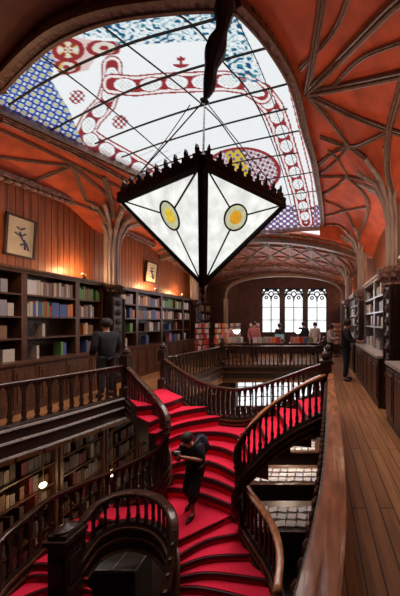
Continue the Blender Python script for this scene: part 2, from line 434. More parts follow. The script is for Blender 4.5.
def bar(pts, r=.012):
    p = crom([S(*q) for q in pts], 5); p = [q for q in p if inside(q.x, q.y) or odist(q.x, q.y) < .05]
    if len(p) > 1: MB().tube([(q.x, q.y, ZS - .015) for q in p], r, 5).build('glazing_bar', M['came'], sky)
for pts in ([(0, 110), (50, 78), (122, 45), (204, 21), (242, 10)], [(50, 130), (120, 94), (169, 75), (215, 61), (266, 47)],
            [(85, 147), (140, 125), (204, 104), (260, 90), (298, 80)], [(112, 160), (165, 141), (230, 122), (303, 104)],
            [(140, 172), (200, 152), (260, 138), (309, 128)], [(165, 180), (240, 161), (313, 150)],
            [(190, 196), (250, 182), (316, 171)], [(205, 207), (260, 198), (319, 190)], [(220, 218), (270, 212), (321, 207)]):
    bar(pts, .014)
for pts in ([(30, 47), (95, 95), (170, 160), (220, 212)], [(97, 20), (204, 105), (232, 138), (262, 185), (280, 228)],
            [(162, 2), (197, 28), (225, 63), (249, 91), (268, 130), (285, 180), (296, 226)]):
    bar(pts, .012)
for pts in ([(190, 104), (165, 140), (140, 172)], [(232, 8), (262, 72), (283, 130), (297, 175), (306, 225)]):
    bar(pts, .007)
# frame around the glass
fr = MB(); ring = resamp(outline + [outline[0]], 140)
fr.sweep(ring, [(-.015, -.10), (.10, -.10), (.10, .10), (-.015, .10)], 0)
fr.build('frame', M['frieze'], sky)
fr = MB(); fr.sweep([(p.x, p.y, ZS - .10) for p in ring], [(-.02, -.03), (.01, -.03), (.01, .02), (-.02, .02)])
fr.sweep([(p.x, p.y, ZS - .10) for p in ring], [(.08, -.03), (.12, -.03), (.12, .02), (.08, .02)]); fr.build('frame_moulding', M['rib'], sky)

# ornate frieze along the left edge and outer cornice lines, lying against the vault
def rib(pts, r=.035, m='rib', name='trim', off=.02, struct_n=[0]):
    struct_n[0] += 1
    c = crom([Vector((*q, 0)) for q in pts], 6); p = [on_ceiling(q.x, q.y, off) for q in c]
    if m == 'rib': r *= .82
    mb = MB().tube([q + Vector((0, 0, -r * .7)) for q in p], r * .62, 6)
    sd = []
    for i, q in enumerate(p):
        d = p[min(i + 1, len(p) - 1)] - p[max(i - 1, 0)]; k = d.cross(Vector((0, 0, 1))); sd.append(k.normalized() if k.length > 1e-6 else Vector((1, 0, 0)))
    for g in (-1, 1): mb.tube([q + k * (g * r * 1.15) for q, k in zip(p, sd)], r * .55, 5)
    return mb.build('%s_%d' % (name, struct_n[0]), M[m], None, kind='structure')
H1, H2 = (306.5, 94), (350, 147)
for pts, r in [([H1, (313, 60), (322, 4), (324, -12)], .035), ([H1, (345, 55), (390, 10), (415, -10)], .04), ([H1, (350, 86), (398, 76), (425, 70)], .045),
            ([H1, (345, 113), (390, 131), (420, 140)], .04), ([H1, (328, 118), H2], .035),
            ([(320, 137), H2, (372, 140), (390, 131)], .035), ([H2, (366, 160), (381, 185), (390, 215)], .05), ([(410, 60), (398, 100), (390, 131), (388, 170), (394, 200)], .05),
            ([(318, 166), (335, 152), H2], .03), ([(321, 177), (348, 177), (372, 182)], .03), ([(323, 195), (335, 187), (348, 177)], .03), ([(316, 178), (333, 164), H2], .02),
            ([(326, 216), (345, 211), (368, 207)], .03), ([(324, 200), (345, 211), (357, 235)], .03), ([(348, 177), (362, 190), (369, 207), (361, 232), (358, 250)], .05),
            ([(323, 225), (338, 225), (350, 235), (355, 255)], .04), ([(328, 150), (338, 160), (348, 177)], .02),
            ([(300, 70), (335, 30), (352, -12)], .02), ([(330, 90), (360, 60), (395, 45), (420, 38)], .02)]:
    rib(pts, r)
for pts, r in [([(0, 130), (60, 158), (126, 191)], .03),
            ([(72, 166), (35, 162), (0, 157)], .03), ([(72, 166), (35, 181)], .03), ([(35, 181), (0, 170)], .02), ([(72, 166), (86, 201)], .03), ([(72, 166), (116, 203)], .035),
            ([(103, 176), (110, 200), (113, 218)], .045), ([(0, 177), (35, 188), (70, 201), (101, 213)], .03), ([(130, 186), (122, 205), (117, 222)], .045),
            ([(0, 146), (-20, 150)], .02), ([(86, 201), (98, 208), (108, 225)], .04), ([(120, 225), (135, 212), (160, 205)], .03)]:
    rib(pts, r)
rib([(0, 119), (65, 148), (128, 181)], .05, 'frieze')
# scallops hanging from the left cornice
sm = MB()
for i in range(26):
    Y = 3.2 + i * .144; sm.ball((XL + .12, Y, 4.31 + (Y - 3) * .12), .075, 8, sq=(1, 1, .7))
sm.sweep([(XL + .10, 3, 4.39), (XL + .10, 6.9, 4.86)], [(-.1, -.03), (.12, -.03), (.12, .05), (-.1, .05)])
sm.sweep([(XL + .10, 7.5, 4.62), (XL + .10, 11.6, 4.62)], [(-.1, -.03), (.12, -.03), (.12, .05), (-.1, .05)])
for i in range(24):
    sm.ball((XL + .12, 7.7 + i * .16, 4.55), .075, 8, sq=(1, 1, .7))
struct(sm, 'trim_cornice', M['frieze'])
# lattice ribs under the far ceiling, built in plan
def ztop(x, y): return Zc(x, y)
far_r = MB()
def frib(a, b, r=.035, bend=0):
    p = []
    for i in range(11):
        t = i / 10; x = a[0] + (b[0] - a[0]) * t; y = a[1] + (b[1] - a[1]) * t + bend * math.sin(math.pi * t); p.append((x, y, ztop(x, y) - .02))
    far_r.tube(p, r, 5)
for i in range(9):
    x = -6.0 + i * .95
    frib((x, 9.5), (min(x + 1.9, XR - .05), 11.7)); frib((x, 9.5), (max(x - 1.9, XL + .05), 11.7))
    frib((x, 11.7), (min(x + 1.9, XR - .05), 13.9)); frib((x, 11.7), (max(x - 1.9, XL + .05), 13.9)); frib((x, 9.5), (x, 13.9), .025)
for y in (9.6, 10.6, 11.7, 12.8, 13.85): frib((XL + .05, y), (XR - .05, y), .04)
struct(far_r, 'trim_far_lattice', M['rib'])
# beam across the room at the far end of the skylight
bm_ = MB(); bp = [(XL + (XR - XL) * i / 24, 9.95, 0) for i in range(25)]
bp = [(x, y, min(ztop(x, 10.0), 5.3) - .02) for x, y, z in bp]
bm_.sweep(bp, [(-.08, -.16), (.08, -.16), (.08, .35), (-.08, .35)]); struct(bm_, 'trim_cross_beam', M['rib'])
# far elliptical arch before the window wall
ar = MB(); ap = []
for i in range(25):
    t = math.pi * i / 24; ap.append((-1.75 - 3.0 * math.cos(t), 12.9, 2.9 + 1.25 * math.sin(t) ** .6))
ar.sweep([Vector(p) for p in ap], [(-.12, -.06), (.12, -.06), (.12, .06), (-.12, .06)])
for s in (-4.75, 1.25): ar.box((s - .07, 12.78, 0), (s + .07, 13.02, 2.95))
struct(ar, 'trim_far_arch', M['rib'])

# ------------------------------------------------------------------ windows
def gothic(x0, x1, zb, zt, name, Y):
    root = empty(name, ((x0 + x1) / 2, Y, zb), kind='structure')
    MB().box((x0, Y + .12, zb), (x1, Y + .14, zt)).build('pane', M['window'], root)
    f = MB(); w = x1 - x0; spring = zt - w * .62
    f.box((x0, Y, zb), (x0 + .05, Y + .1, zt)); f.box((x1 - .05, Y, zb), (x1, Y + .1, zt)); f.box((x0, Y, zb), (x1, Y + .1, zb + .05))
    f.box((x0 + w / 2 - .02, Y + .02, zb), (x0 + w / 2 + .02, Y + .1, spring + .1))
    for k in range(1, 3): f.box((x0, Y + .04, zb + (spring - zb) * k / 2.6), (x1, Y + .09, zb + (spring - zb) * k / 2.6 + .03))
    f.build('window_frame', M['dark'], root)
    t = MB(); c = x0 + w / 2; Y2 = Y + .05; L = w / 2
    for s in (-1, 1):
        t.tube([(c + s * L * math.cos(a) , Y2, spring + L * 1.15 * math.sin(a)) for a in [k * math.pi / 2 / 8 for k in range(9)]], .05, 5)
    for cx in (c - L / 2, c + L / 2):
        t.tube([(cx + L * .5 * math.cos(a), Y2, spring - .06 + L * .75 * math.sin(a)) for a in [k * math.pi / 10 for k in range(11)]], .035, 5)
    for (cx, cz, r) in ((c, spring + L * .62, L * .25), (c - L * .5, spring + L * .25, L * .14), (c + L * .5, spring + L * .25, L * .14), (c - L * .75, zt - .12, L * .16), (c + L * .75, zt - .12, L * .16), (c - L * .38, zt - .1, L * .15), (c + L * .38, zt - .1, L * .15)):
        t.tube([(cx + r * math.cos(a), Y2, cz + r * math.sin(a)) for a in [k * math.pi / 6 for k in range(13)]], .035, 5)
    t.box((x0, Y + .02, zt - .05), (x1, Y + .1, zt)); t.build('tracery', M['navy'], root)
for i in range(3): gothic(wu[2 * i], wu[2 * i + 1], WB, WT, 'window_%d' % (i + 1), YF - .02)
struct(MB().box((wu[1], YF - .05, WB), (wu[2], YF + .3, WT)).box((wu[3], YF - .05, WB), (wu[4], YF + .3, WT)), 'trim_mullions', M['dark'])
for i in range(5):
    gothic(gl[0] + i * 1.02 + .05, gl[0] + (i + 1) * 1.02 - .05, gl[2], gl[3], 'window_%d' % (i + 4), YF - .02)
lamp('window_light', (-1.5, YF - .3, 2.6), 60, (.95, .97, 1), kind='AREA', rot=(R(-90), 0, 0), size=3.4, size_y=1.8)

# ------------------------------------------------------------------ columns
def column(x, y, side, label, top):
    root = empty('column', (x, y, 0), label, 'column')
    s = MB(); r = .085
    for k in range(7):
        a = math.pi * k / 6 - math.pi / 2; px = x + side * (.15 if side > 0 else .12) * math.cos(a); py = y + .17 * math.sin(a)
        s.tube([(px, py, 2.75), (px, py, top - .9), (px + side * .05, py + .04 * math.sin(a), top - .55), (px + side * .22 * math.cos(a), py + .20 * math.sin(a), top - .2), (px + side * .6 * max(.2, math.cos(a)), py + .62 * math.sin(a), top + .06)], [.04, .04, .045, .05, .04], 8)
    s.box((x - .12, y - .13, 2.75), (x + .12, y + .13, top - .3))
    s.build('shaft', M['stone'], root, smooth=False)
    c = MB(); c.lathe((x, y, 2.42), [(.16, 0), (.24, .03), (.20, .08), (.25, .18), (.32, .26), (.34, .33), (.27, .38)], 10)
    for k in range(10): a = k * .628; c.ball((x + .25 * math.cos(a), y + .25 * math.sin(a), 2.62), .07, 6)
    c.build('capital', M['frieze'] if side < 0 else M['dark'], root)
    hw = .19 if side > 0 else .12
    p = MB(); p.box((x - hw, y - .20, 0), (x + hw, y + .20, 2.44))
    for k in range(9): p.ball((x + side * hw, y, .2 + k * .26), .10, 8, sq=(.6, 1, 1))
    for sy in (-1, 1): p.tube([(x + side * hw, y + sy * .2, 0), (x + side * hw, y + sy * .2, 2.42)], .04, 6)
    p.build('carved_pedestal', M['dark'], root)
column(COLS_L[1][0], COLS_L[1][1], 1, 'grey clustered column on a dark carved pedestal beside the left wall person', 4.75)
column(COLS_L[2][0], COLS_L[2][1], 1, 'far column on the left wall, seen below the lantern tip', 4.7)
column(COLS_R[0][0], COLS_R[0][1], -1, 'nearest column at the right edge with a dark carved capital', 4.6)
column(COLS_R[1][0], COLS_R[1][1], -1, 'middle column on the right wall behind the nearest right column', 4.6)
column(COLS_R[2][0], COLS_R[2][1], -1, 'farthest column on the right wall next to the window wall', 4.4)
# upper wall boards
pl = MB(); y = 3.2
while y < 13.9:
    pl.box((XL - .01, y, 2.8), (XL + .004, y + .007, 4.6)); y += .14
y = 3.0
while y < 13.9:
    pl.box((XR - .004, y, 2.8), (XR + .01, y + .007, 4.4)); y += .14
struct(pl, 'trim_wall_boards', M['dark'])

# ------------------------------------------------------------------ bookcases and books
def bookcase(side, y0, y1, zs, ztop, label, depth=.32, lean=None):
    """side -1 left wall, +1 right wall; zs shelf heights (first one is the counter)"""
    xw = XL if side < 0 else XR; xf = xw - side * depth
    root = empty('bookcase', ((xw + xf) / 2, (y0 + y1) / 2, 0), label, 'bookcase')
    MB().box((xw, y0, zs[0]), (xw - side * .03, y1, ztop)).build('back_panel', M['dark'], root)
    for yy in (y0, y1 - .05): MB().box((xw, yy, zs[0] - .0), (xf, yy + .05, ztop)).build('upright', M['mid'] if side < 0 else M['edge'], root)
    for z in zs[1:]: MB().box((xw, y0 + .05, z - .035), (xf, y1 - .05, z)).build('shelf', M['mid'] if side < 0 else M['edge'], root)
    c = MB().box((xw, y0, ztop), (xf - side * .06, y1, ztop + .05)); c.box((xw, y0, ztop - .06), (xf - side * .02, y1, ztop)); c.build('cornice', M['trim'] if side > 0 else M['mid'], root)
    cf = xf - side * .26
    MB().box((xw, y0, zs[0] - .05), (cf - side * .03, y1, zs[0])).build('counter', M['trim'] if side > 0 else M['mid'], root)
    b = MB().box((xw, y0, 0), (cf, y1, zs[0] - .05)); b.build('cupboard', M['mid'] if side < 0 else M['dark'], root)
    n = max(2, int((y1 - y0) / .42)); wd = (y1 - y0) / n
    for k in range(n):
        d = MB(); a = y0 + k * wd
        d.box((cf, a + .03, .12), (cf - side * .015, a + wd - .03, zs[0] - .12)); 
        d.box((cf - side * .015, a + .08, .2), (cf - side * .03, a + wd - .08, zs[0] - .2))
        d.build('door', M['mid'], root)
    return xf
nb = [0]
s_l = ['the nearest left bookcase', 'the left bookcase under the ink drawing', 'the narrow left bookcase before the column', 'the left bookcase just past the column', 'the left bookcase under the small picture', 'the left bookcase under the lantern', 'the narrow bookcase by the far column', 'the bookcase past the far column', 'the far corner left bookcase']
s_r = ['the nearest right bookcase', 'the right bookcase past the near column', 'the second right bookcase', 'the right bookcase behind visitors', 'the fourth right bookcase', 'the last right bookcase']
pals = [['cream', 'cream', 'grey', 'brown', 'white'], ['green', 'green', 'cream', 'brown'], ['red', 'blue', 'cream', 'green', 'orange'], ['white', 'grey', 'cream'], ['rose', 'brown', 'cream', 'blue'], ['orange', 'cream', 'brown', 'blue']]
proto_b = {}
def book(x, yc, z, th, ht, dp, colr, label, group, side, flat=False):
    if colr not in proto_b:
        root = empty('book', (0, 0, 0))
        MB().box((-.5, -.5, 0), (.5, -.42, 1)).box((-.5, .42, 0), (.5, .5, 1)).box((.42, -.5, 0), (.5, .5, 1)).build('cover', M['b_' + colr], root)
        MB().box((-.48, -.43, .02), (.43, .43, .97)).build('pages', M['white'], root)
        proto_b[colr] = [root, kids(root), False]
    pr = proto_b[colr]
    if not pr[2]: o = pr[0]; pr[2] = True
    else:
        o = pr[0].copy(); C.objects.link(o)
        for c in pr[1]: q = c.copy(); C.objects.link(q); q.parent = o
    o.location = (x, yc, z); o.scale = (dp * (1 if side < 0 else -1), th, ht) if not flat else (dp, th, ht)
    tag(o, label, 'book', group); nb[0] += 1
    return o
def fill(side, y0, y1, z, name, pal, hmax=.34, dens=.9, xw=None, depth=.32, th=(.045, .085), cover=False):
    xw = XL if side < 0 else XR; xf = xw - side * depth; y = y0 + .07; grp = 'books on ' + name
    while y < y1 - .12:
        if random.random() > dens: y += random.uniform(.06, .25); continue
        t = random.uniform(*th); h = hmax * random.uniform(.72, 1); dp = .18; c = random.choice(pal)
        if random.random() < (.5 if cover else .08) and y + .22 < y1 - .1: t = random.uniform(.15, .2); dp = .05
        if y + t > y1 - .06: break
        book(xf + side * (.03 + dp / 2), y + t / 2, z, t * .96, h, dp, c, '%s book on %s' % (c, name), grp, side); y += t + .004
        if random.random() < .08: y += random.uniform(.03, .1)
zl = [.98, 1.43, 1.87, 2.32]; bays_l = [(3.75, 5.05), (5.05, 6.17), (6.17, 6.9), (7.42, 8.2), (8.2, 9.5), (9.5, 11.0), (11.0, 11.65), (12.15, 13.2), (13.2, 13.95)]
pos_l = ['nearest left wall bookcase, cut by the left edge', 'left wall bookcase holding green and red books', 'narrow left wall bookcase just before the grey column', 'left wall bookcase just past the grey column', 'left wall bookcase below the small framed picture', 'left wall bookcase under the right side of the lantern', 'narrow left wall bookcase beside the far column', 'left wall bookcase past the far column', 'last left wall bookcase in the far corner']
rows_nm = ['counter', 'lower shelf', 'middle shelf', 'top shelf']
for i, (a, b) in enumerate(bays_l):
    bookcase(-1, a, b, zl, 2.79, pos_l[i])
    for r in range(4):
        pal = {(0, 3): pals[3], (0, 2): pals[3], (1, 3): pals[0], (1, 2): pals[2]}.get((i, r), pals[(i * 2 + r) % 6])
        dens = {0: .2, 1: .3}.get(r, .96)
        if i == 0 and r == 3: dens = .25
        fill(-1, a, b, zl[r], 'the %s of %s' % (rows_nm[r], s_l[i]), pal, .33, dens, th=(.042, .065) if i in (1, 2) else (.10, .15))
zr = [1.06, 1.64, 2.01, 2.40]; bays_r = [(2.6, 4.45), (5.05, 6.6), (6.6, 8.0), (8.6, 10.2), (10.2, 11.7), (12.3, 13.9)]
pos_r = ['right wall bookcase nearest the camera', 'right wall bookcase just past the nearest column', 'second right wall bookcase past the nearest column', 'right wall bookcase behind the standing visitors', 'fourth right wall bookcase towards the window', 'last right wall bookcase beside the window wall']
for i, (a, b) in enumerate(bays_r):
    bookcase(1, a, b, zr, 2.86, pos_r[i], depth=.32)
    if i in (1, 2, 3, 4):
        for r in range(4):
            fill(1, a, b, zr[r], 'the %s of %s' % (rows_nm[r], s_r[i]), pals[(i + r * 2) % 6] + ['white', 'grey'], .30, .5 if r else .75, th=(.10, .2), cover=True)
print('books', nb[0])

# ------------------------------------------------------------------ balustrades
def baluster_mesh(h, wtop, name='baluster'):
    # outline (half width, height): slim shaft flaring into a pointed arch at the top
    pr = [(.034, 0), (.034, .05), (.018, .09), (.024, .14), (.030, .20), (.018, .28), (.015, .55), (.026, .60), (.016, .64), (.018, .72), (.03, .82), (wtop * .62, .91), (wtop, .97), (wtop, 1)]
    mb = MB(); n = len(pr); d = .02
    vs = []
    for w_, z in pr:
        vs += [(-w_, -d, z * h), (w_, -d, z * h), (w_, d, z * h), (-w_, d, z * h)]
    fs = [(4 * i + k, 4 * i + (k + 1) % 4, 4 * i + 4 + (k + 1) % 4, 4 * i + 4 + k) for i in range(n - 1) for k in range(4)] + [(3, 2, 1, 0), tuple(4 * n - 4 + k for k in range(4))]
    me = bpy.data.meshes.new(name); me.from_pydata(vs, [], fs); me.materials.append(M['dark']); return me
RAILP = lambda w_, t: [(-w_ * .5, -t * .35), (-w_ * .38, -t), (w_ * .38, -t), (w_ * .5, -t * .35), (w_ * .42, -t * .08), (w_ * .2, 0), (-w_ * .2, 0), (-w_ * .42, -t * .08)]
def newel(root, p, z0, z1, s=.09, m='dark'):
    nm = MB(); x, y = p[0], p[1]
    nm.box((x - s, y - s, z0), (x + s, y + s, z0 + .25)); nm.lathe((x, y, z0 + .25), [(s, 0), (s * .7, .04), (s * .85, .15), (s * .6, max(.2, z1 - z0 - .55)), (s * .9, max(.24, z1 - z0 - .5))], 10)
    nm.box((x - s, y - s, z1 - .25), (x + s, y + s, z1)); nm.lathe((x, y, z1), [(s * 1.25, 0), (s * 1.25, .04), (s * .6, .06), (s * .9, .11), (s * .7, .17), (.01, .22)], 10)
    nm.build('newel_post', M[m], root)
def balustrade(path, H, label, rw=.10, rt=.07, rm='darkrail', gap=.13, string=.22, drop=.30, newels=(), nh=.12, swide=.08, trim=True, name='balustrade', n=8, basem='dark'):
    """path: 3-D points of the top of the handrail"""
    P = crom(path, n); lo = P[0]
    root = empty(name, (lo.x, lo.y, lo.z - H), label, 'balustrade')
    MB().sweep(P, RAILP(rw, rt)).build('handrail', M[rm], root, smooth=True)
    base = [p - Vector((0, 0, H)) for p in P]
    MB().sweep(base, [(-swide / 2, -drop), (swide / 2, -drop), (swide / 2, 0.02), (swide * .3, .06), (-swide * .3, .06), (-swide / 2, .02)]).build('base_rail', M[basem], root)
    if trim:
        t = MB()
        for dz in (-.02, -drop * .45, -drop + .03): t.sweep([p + Vector((0, 0, dz)) for p in base], [(-swide / 2 - .03, -.018), (swide / 2 + .03, -.018), (swide / 2 + .03, .018), (-swide / 2 - .03, .018)])
        t.build('moulding', M['trim'] if trim == 'light' else M['mid'], root)
    Lp = length(P); k = max(2, int(Lp / gap)); Q = resamp(P, k + 1); me = baluster_mesh(H - rt * .6 - .05, gap * .47)
    for i in range(k):
        p = (Q[i] + Q[i + 1]) / 2; d = Q[i + 1] - Q[i]
        o = bpy.data.objects.new('baluster', me); C.objects.link(o); o.parent = root
        o.location = (p.x - lo.x, p.y - lo.y, p.z - H + .05 - (lo.z - H)); o.rotation_euler = (0, 0, math.atan2(d.y, d.x))
    for q, z0, z1 in newels: newel(root, q, z0, z1)
    return root
# left gallery
lr_top = [p + Vector((0, 0, .78)) for p in LR[1:]]
balustrade(lr_top, .74, 'long dark balustrade of the left gallery in front of the bookcases', rw=.10, gap=.155, drop=.50, trim='light', newels=[(LR[-1], 0, .95)])
# left outer stair balustrade, winding down
LS = [Vector((DX, DY, .77)), AY(137, 376, 5.56), AY(150, 390, 5.35), AY(164, 408, 5.0), AY(168, 424, 4.85), AY(163, 440, 4.8), AY(150, 452, 4.78), AY(115, 469, 4.65), AY(85, 481, 4.45), AY(50, 497, 4.15), AY(27, 515, 3.9), AY(0, 538, 3.6), AY(-25, 570, 3.2)]
balustrade(LS, .74, 'dark stair balustrade that curves round the left side of the red steps', rw=.10, gap=.125, drop=.34, n=6)
# curved balustrade at the back of the stairs
BK = [Vector((CX, CY, .82)), AY(185, 372, 6.25), AY(205, 382, 5.95), AY(228, 387.5, 5.75), AY(250, 386.5, 5.7), AY(280, 377.5, 5.85), AY(305, 368.5, 5.95), Vector((.2, 5.95, .80))]
balustrade(BK, .72, 'dipping curved balustrade behind the top of the red stairs', rw=.09, gap=.125, drop=.22, newels=[((CX, CY), 0, .98), ((.24, 5.95), 0, 1.0)])
# well rails: left side, far side, right side
balustrade([Vector((CX, CY, .82)), Vector((-3.62, YO, .85))], .78, 'straight balustrade on the left side of the far well', gap=.14, drop=.4, newels=[((-3.62, YO), 0, .95)])
balustrade([Vector((-3.62, YO, .85)), Vector((.25, YO, .85))], .78, 'balustrade across the far landing before the window', gap=.15, drop=.5, newels=[((.25, YO), 0, 1.0)])
balustrade([Vector((.25, YO, .85)), Vector((.24, 5.95, .82))], .78, 'balustrade running back along the right gallery towards the visitors', gap=.15, drop=.4)
# right inner stair balustrade
zs_ = [.75, .54, .33, .12, -.09, -.30, -.51, -.72, -.93, -1.05, -1.17, -1.29, -1.41, -1.53]
px_ = [(307, 381), (287, 393), (268, 406), (252, 421), (242, 434), (237, 446), (236, 457), (238, 468), (243, 480), (255, 498), (266, 513), (275, 530), (280, 555), (277, 590)]
RS = [Vector((.12, 4.42, .84))] + [AZ(u, v, z) for (u, v), z in zip(px_, zs_)]
balustrade(RS, .70, 'brown stair balustrade winding down the right side of the red steps', rw=.11, rt=.07, rm='rail', gap=.125, drop=.26, swide=.10, n=6)
# right gallery: broad handrail close to the camera
root = empty('balustrade', (RR[-1].x, RR[-1].y, 0), 'broad brown handrail and parapet beside the right gallery floor', 'balustrade')
Lc = crom(Rl, 6); Rc = crom(Rr, 6)
hr = MB(); Lc0 = [Lc[0] + Vector((-.06, -.7, 0))] + Lc; Rc0 = [Rc[0] + Vector((-.06, -.7, 0))] + Rc
hr.prism(Lc0, Rc0, .79, .84); mid = [(a + b) / 2 for a, b in zip(Lc0, Rc0)]
hr.prism([a.lerp(b, .08) for a, b in zip(Lc0, Rc0)], [a.lerp(b, .92) for a, b in zip(Lc0, Rc0)], .84, .853)
hr.prism([a.lerp(b, .40) for a, b in zip(Lc0, Rc0)], [a.lerp(b, .44) for a, b in zip(Lc0, Rc0)], .853, .858)
hr.build('handrail', M['rail'], root)
pp = MB(); pp.prism([a.lerp(b, -.15) for a, b in zip(Lc0, Rc0)], [a.lerp(b, .2) for a, b in zip(Lc0, Rc0)], .55, .79); pp.prism([a.lerp(b, .3) for a, b in zip(Lc0, Rc0)], [a.lerp(b, .75) for a, b in zip(Lc0, Rc0)], .0, .79)
pp.prism([a.lerp(b, -.35) for a, b in zip(Lc0, Rc0)], [a.lerp(b, .3) for a, b in zip(Lc0, Rc0)], -.45, .12); pp.build('parapet', M['dark'], root)
bd = MB()
for p in resamp([a.lerp(b, -.15) for a, b in zip(Lc0, Rc0)], 46): bd.ball((p.x - .02, p.y, .66), .035, 6, sq=(1, 1, 1.6))
bd.build('beading', M['mid'], root)
newel(root, (.14, 4.50), 0, 1.02, .10)

# ------------------------------------------------------------------ staircase
st = empty('staircase', (-2.2, 5, ZG), 'crimson carpeted double staircase winding down in the middle of the room', 'staircase')
def zk(k): return -.21 * k if k <= 8 else -1.68 - .12 * (k - 8)
def nose(px, k, n=24): return resamp(crom([AZ(u, v, zk(k)) for u, v in px], 6), n)
def step(back, front, k, riser=True, body=.22, solid=True):
    z = zk(k); zn = zk(k + 1); n = len(front)
    back = [Vector((p.x, p.y, z)) for p in back]; front = [Vector((p.x, p.y, z)) for p in front]
    s = MB().prism([p.lerp(q, -.02) for p, q in zip(back, front)], [p.lerp(q, .97) for p, q in zip(back, front)], min(zn, z - .1) - body, z - .03)
    so = s.build('step', M['dark'], st)
    c = MB(); bk = [p.lerp(q, -.06) for p, q in zip(back, front)]
    c.prism(bk, front, z - .028, z)
    if riser:  # carpet down the riser, below a dark nosing strip with painted shadow
        dz = (z - zn)
        c.prism([p.lerp(q, .90) for p, q in zip(back, front)], [p.lerp(q, .975) for p, q in zip(back, front)], zn - .01, z - .028)
    co_ = c.build('carpet', M['carpet'], so)
    if riser:
        ns = MB(); out = []
        for i, (p, q) in enumerate(zip(back, front)):
            d = (q - p); d = d.normalized() if d.length > 1e-5 else Vector((0, -1, 0)); out.append(q + d * .022)
        ns.prism([q.lerp(p, .06) for p, q in zip(back, front)], out, z - .022 - min(.085, dz * .42), z - .012); ns.build('nosing', M['nosing'], so)
N = {}
N['L0'] = nose([(137, 406), (150, 405), (165, 403), (183, 397)], 0)
N['L1'] = nose([(149, 422), (166, 415), (185, 410), (207, 406.5)], 1)
N['L2'] = nose([(156, 433), (168, 427), (190, 421), (229, 415)], 2)
N['R0'] = nose([(298, 400), (304, 410), (311, 421)], 0)
N['R1'] = nose([(275, 407), (284, 419), (290, 431)], 1)
N['R2'] = nose([(253, 415), (263, 430), (268, 444)], 2)
N[3] = nose([(163, 441), (185, 433), (215, 431), (240, 436), (250, 452)], 3)
N[4] = nose([(165, 454), (185, 446), (212, 445), (232, 451), (240, 461)], 4)
N[5] = nose([(164, 467), (185, 460), (211, 461), (232, 470), (238, 474)], 5)
N[6] = nose([(160, 479), (180, 473), (212, 478), (238, 489)], 6)
N[7] = nose([(146, 490), (176, 487), (204, 493), (238, 506)], 7)
gl0 = resamp([Vector((DX + .02, DY + .02, 0)), Vector((CX, CY, 0))], 24)
N['top_R'] = resamp([Vector((.12, 5.9, 0)), Vector((.12, 4.42, 0))], 24)
step(gl0, N['L0'], 0); step(N['top_R'], N['R0'], 0, body=.08)
step(N['L0'], N['L1'], 1); step(N['R0'], N['R1'], 1, body=.05); step(N['L1'], N['L2'], 2); step(N['R1'], N['R2'], 2, body=.05)
b3 = N['L2'] + N['R2']
step(resamp(b3, 24), N[3], 3)
for k in range(4, 8): step(N[k - 1], N[k], k)
hs_arc = [(108, 505), (99, 517), (115, 520), (137, 517), (158, 521), (171, 531), (176, 541)]
k8 = [(176, 541), (205, 527), (240, 511)]
fr8 = resamp([AZ(u, v, zk(8)) for u, v in hs_arc] + [AZ(u, v, zk(8)) for u, v in k8[1:]], 40)
step(resamp(N[7], 40), fr8, 8)
FR = {8: nose(k8, 8, 16), 9: nose([(175, 556), (209, 538), (252, 531)], 9, 16), 10: nose([(173, 567), (209, 555), (262, 553)], 10, 16),
      11: nose([(171, 577), (209, 571), (268, 578)], 11, 16), 12: nose([(165, 589), (188, 585), (215, 588), (272, 602)], 12, 16), 13: nose([(160, 603), (200, 603), (275, 625)], 13, 16), 14: nose([(155, 622), (200, 625), (275, 650)], 14, 16)}
for k in range(9, 15): step(FR[k - 1], FR[k], k)
FL = {8: nose([(108, 504), (99, 517)], 8, 16), 9: nose([(70, 521), (90, 532)], 9, 16), 10: nose([(36, 545), (56, 544), (82, 549)], 10, 16),
      11: nose([(18, 567), (42, 562), (84, 567)], 11, 16), 12: nose([(-2, 588), (25, 576), (45, 573.5), (88, 579)], 12, 16), 13: nose([(-12, 612), (37, 590), (62, 585), (92, 590)], 13, 16), 14: nose([(-12, 640), (40, 608), (94, 604)], 14, 16)}
for k in range(9, 15): step(FL[k - 1], FL[k], k)

# horseshoe balustrade round the lower opening
HSP = [(70, 536, 3.2), (80, 522, 3.05), (96, 503, 2.92), (117, 493, 2.88), (137, 491, 2.88), (157, 496, 2.88), (170, 509, 2.88), (174, 528, 3.02), (171, 556, 3.30), (165, 592, 3.6)]
HS_ = [AZ(u, v, EYE - h) for u, v, h in HSP]
hsr = balustrade(HS_, .56, 'small horseshoe balustrade round the lowest opening at the bottom', rw=.13, rt=.08, gap=.155, drop=.42, swide=.10, n=6)
q = AZ(66, 540, EYE - 3.2)
nm = MB(); x, y = q.x, q.y
nm.box((x - .13, y - .13, -3.3), (x + .13, y + .13, -1.42)); nm.box((x - .17, y - .17, -1.42), (x + .17, y + .17, -1.35)); nm.box((x - .13, y - .13, -1.35), (x + .13, y + .13, -1.29)); nm.lathe((x, y, -1.29), [(.12, 0), (.13, .03), (.05, .06), (.01, .09)], 10)
for dx in (-1, 1):
    for k in range(3): nm.box((x + dx * .13, y - .09, -2.9 + k * .45), (x + dx * .145, y + .09, -2.55 + k * .45)); nm.box((x - .09, y + dx * .13, -2.9 + k * .45), (x + .09, y + dx * .145, -2.55 + k * .45))
nm.build('newel_post', M['dark'], hsr)

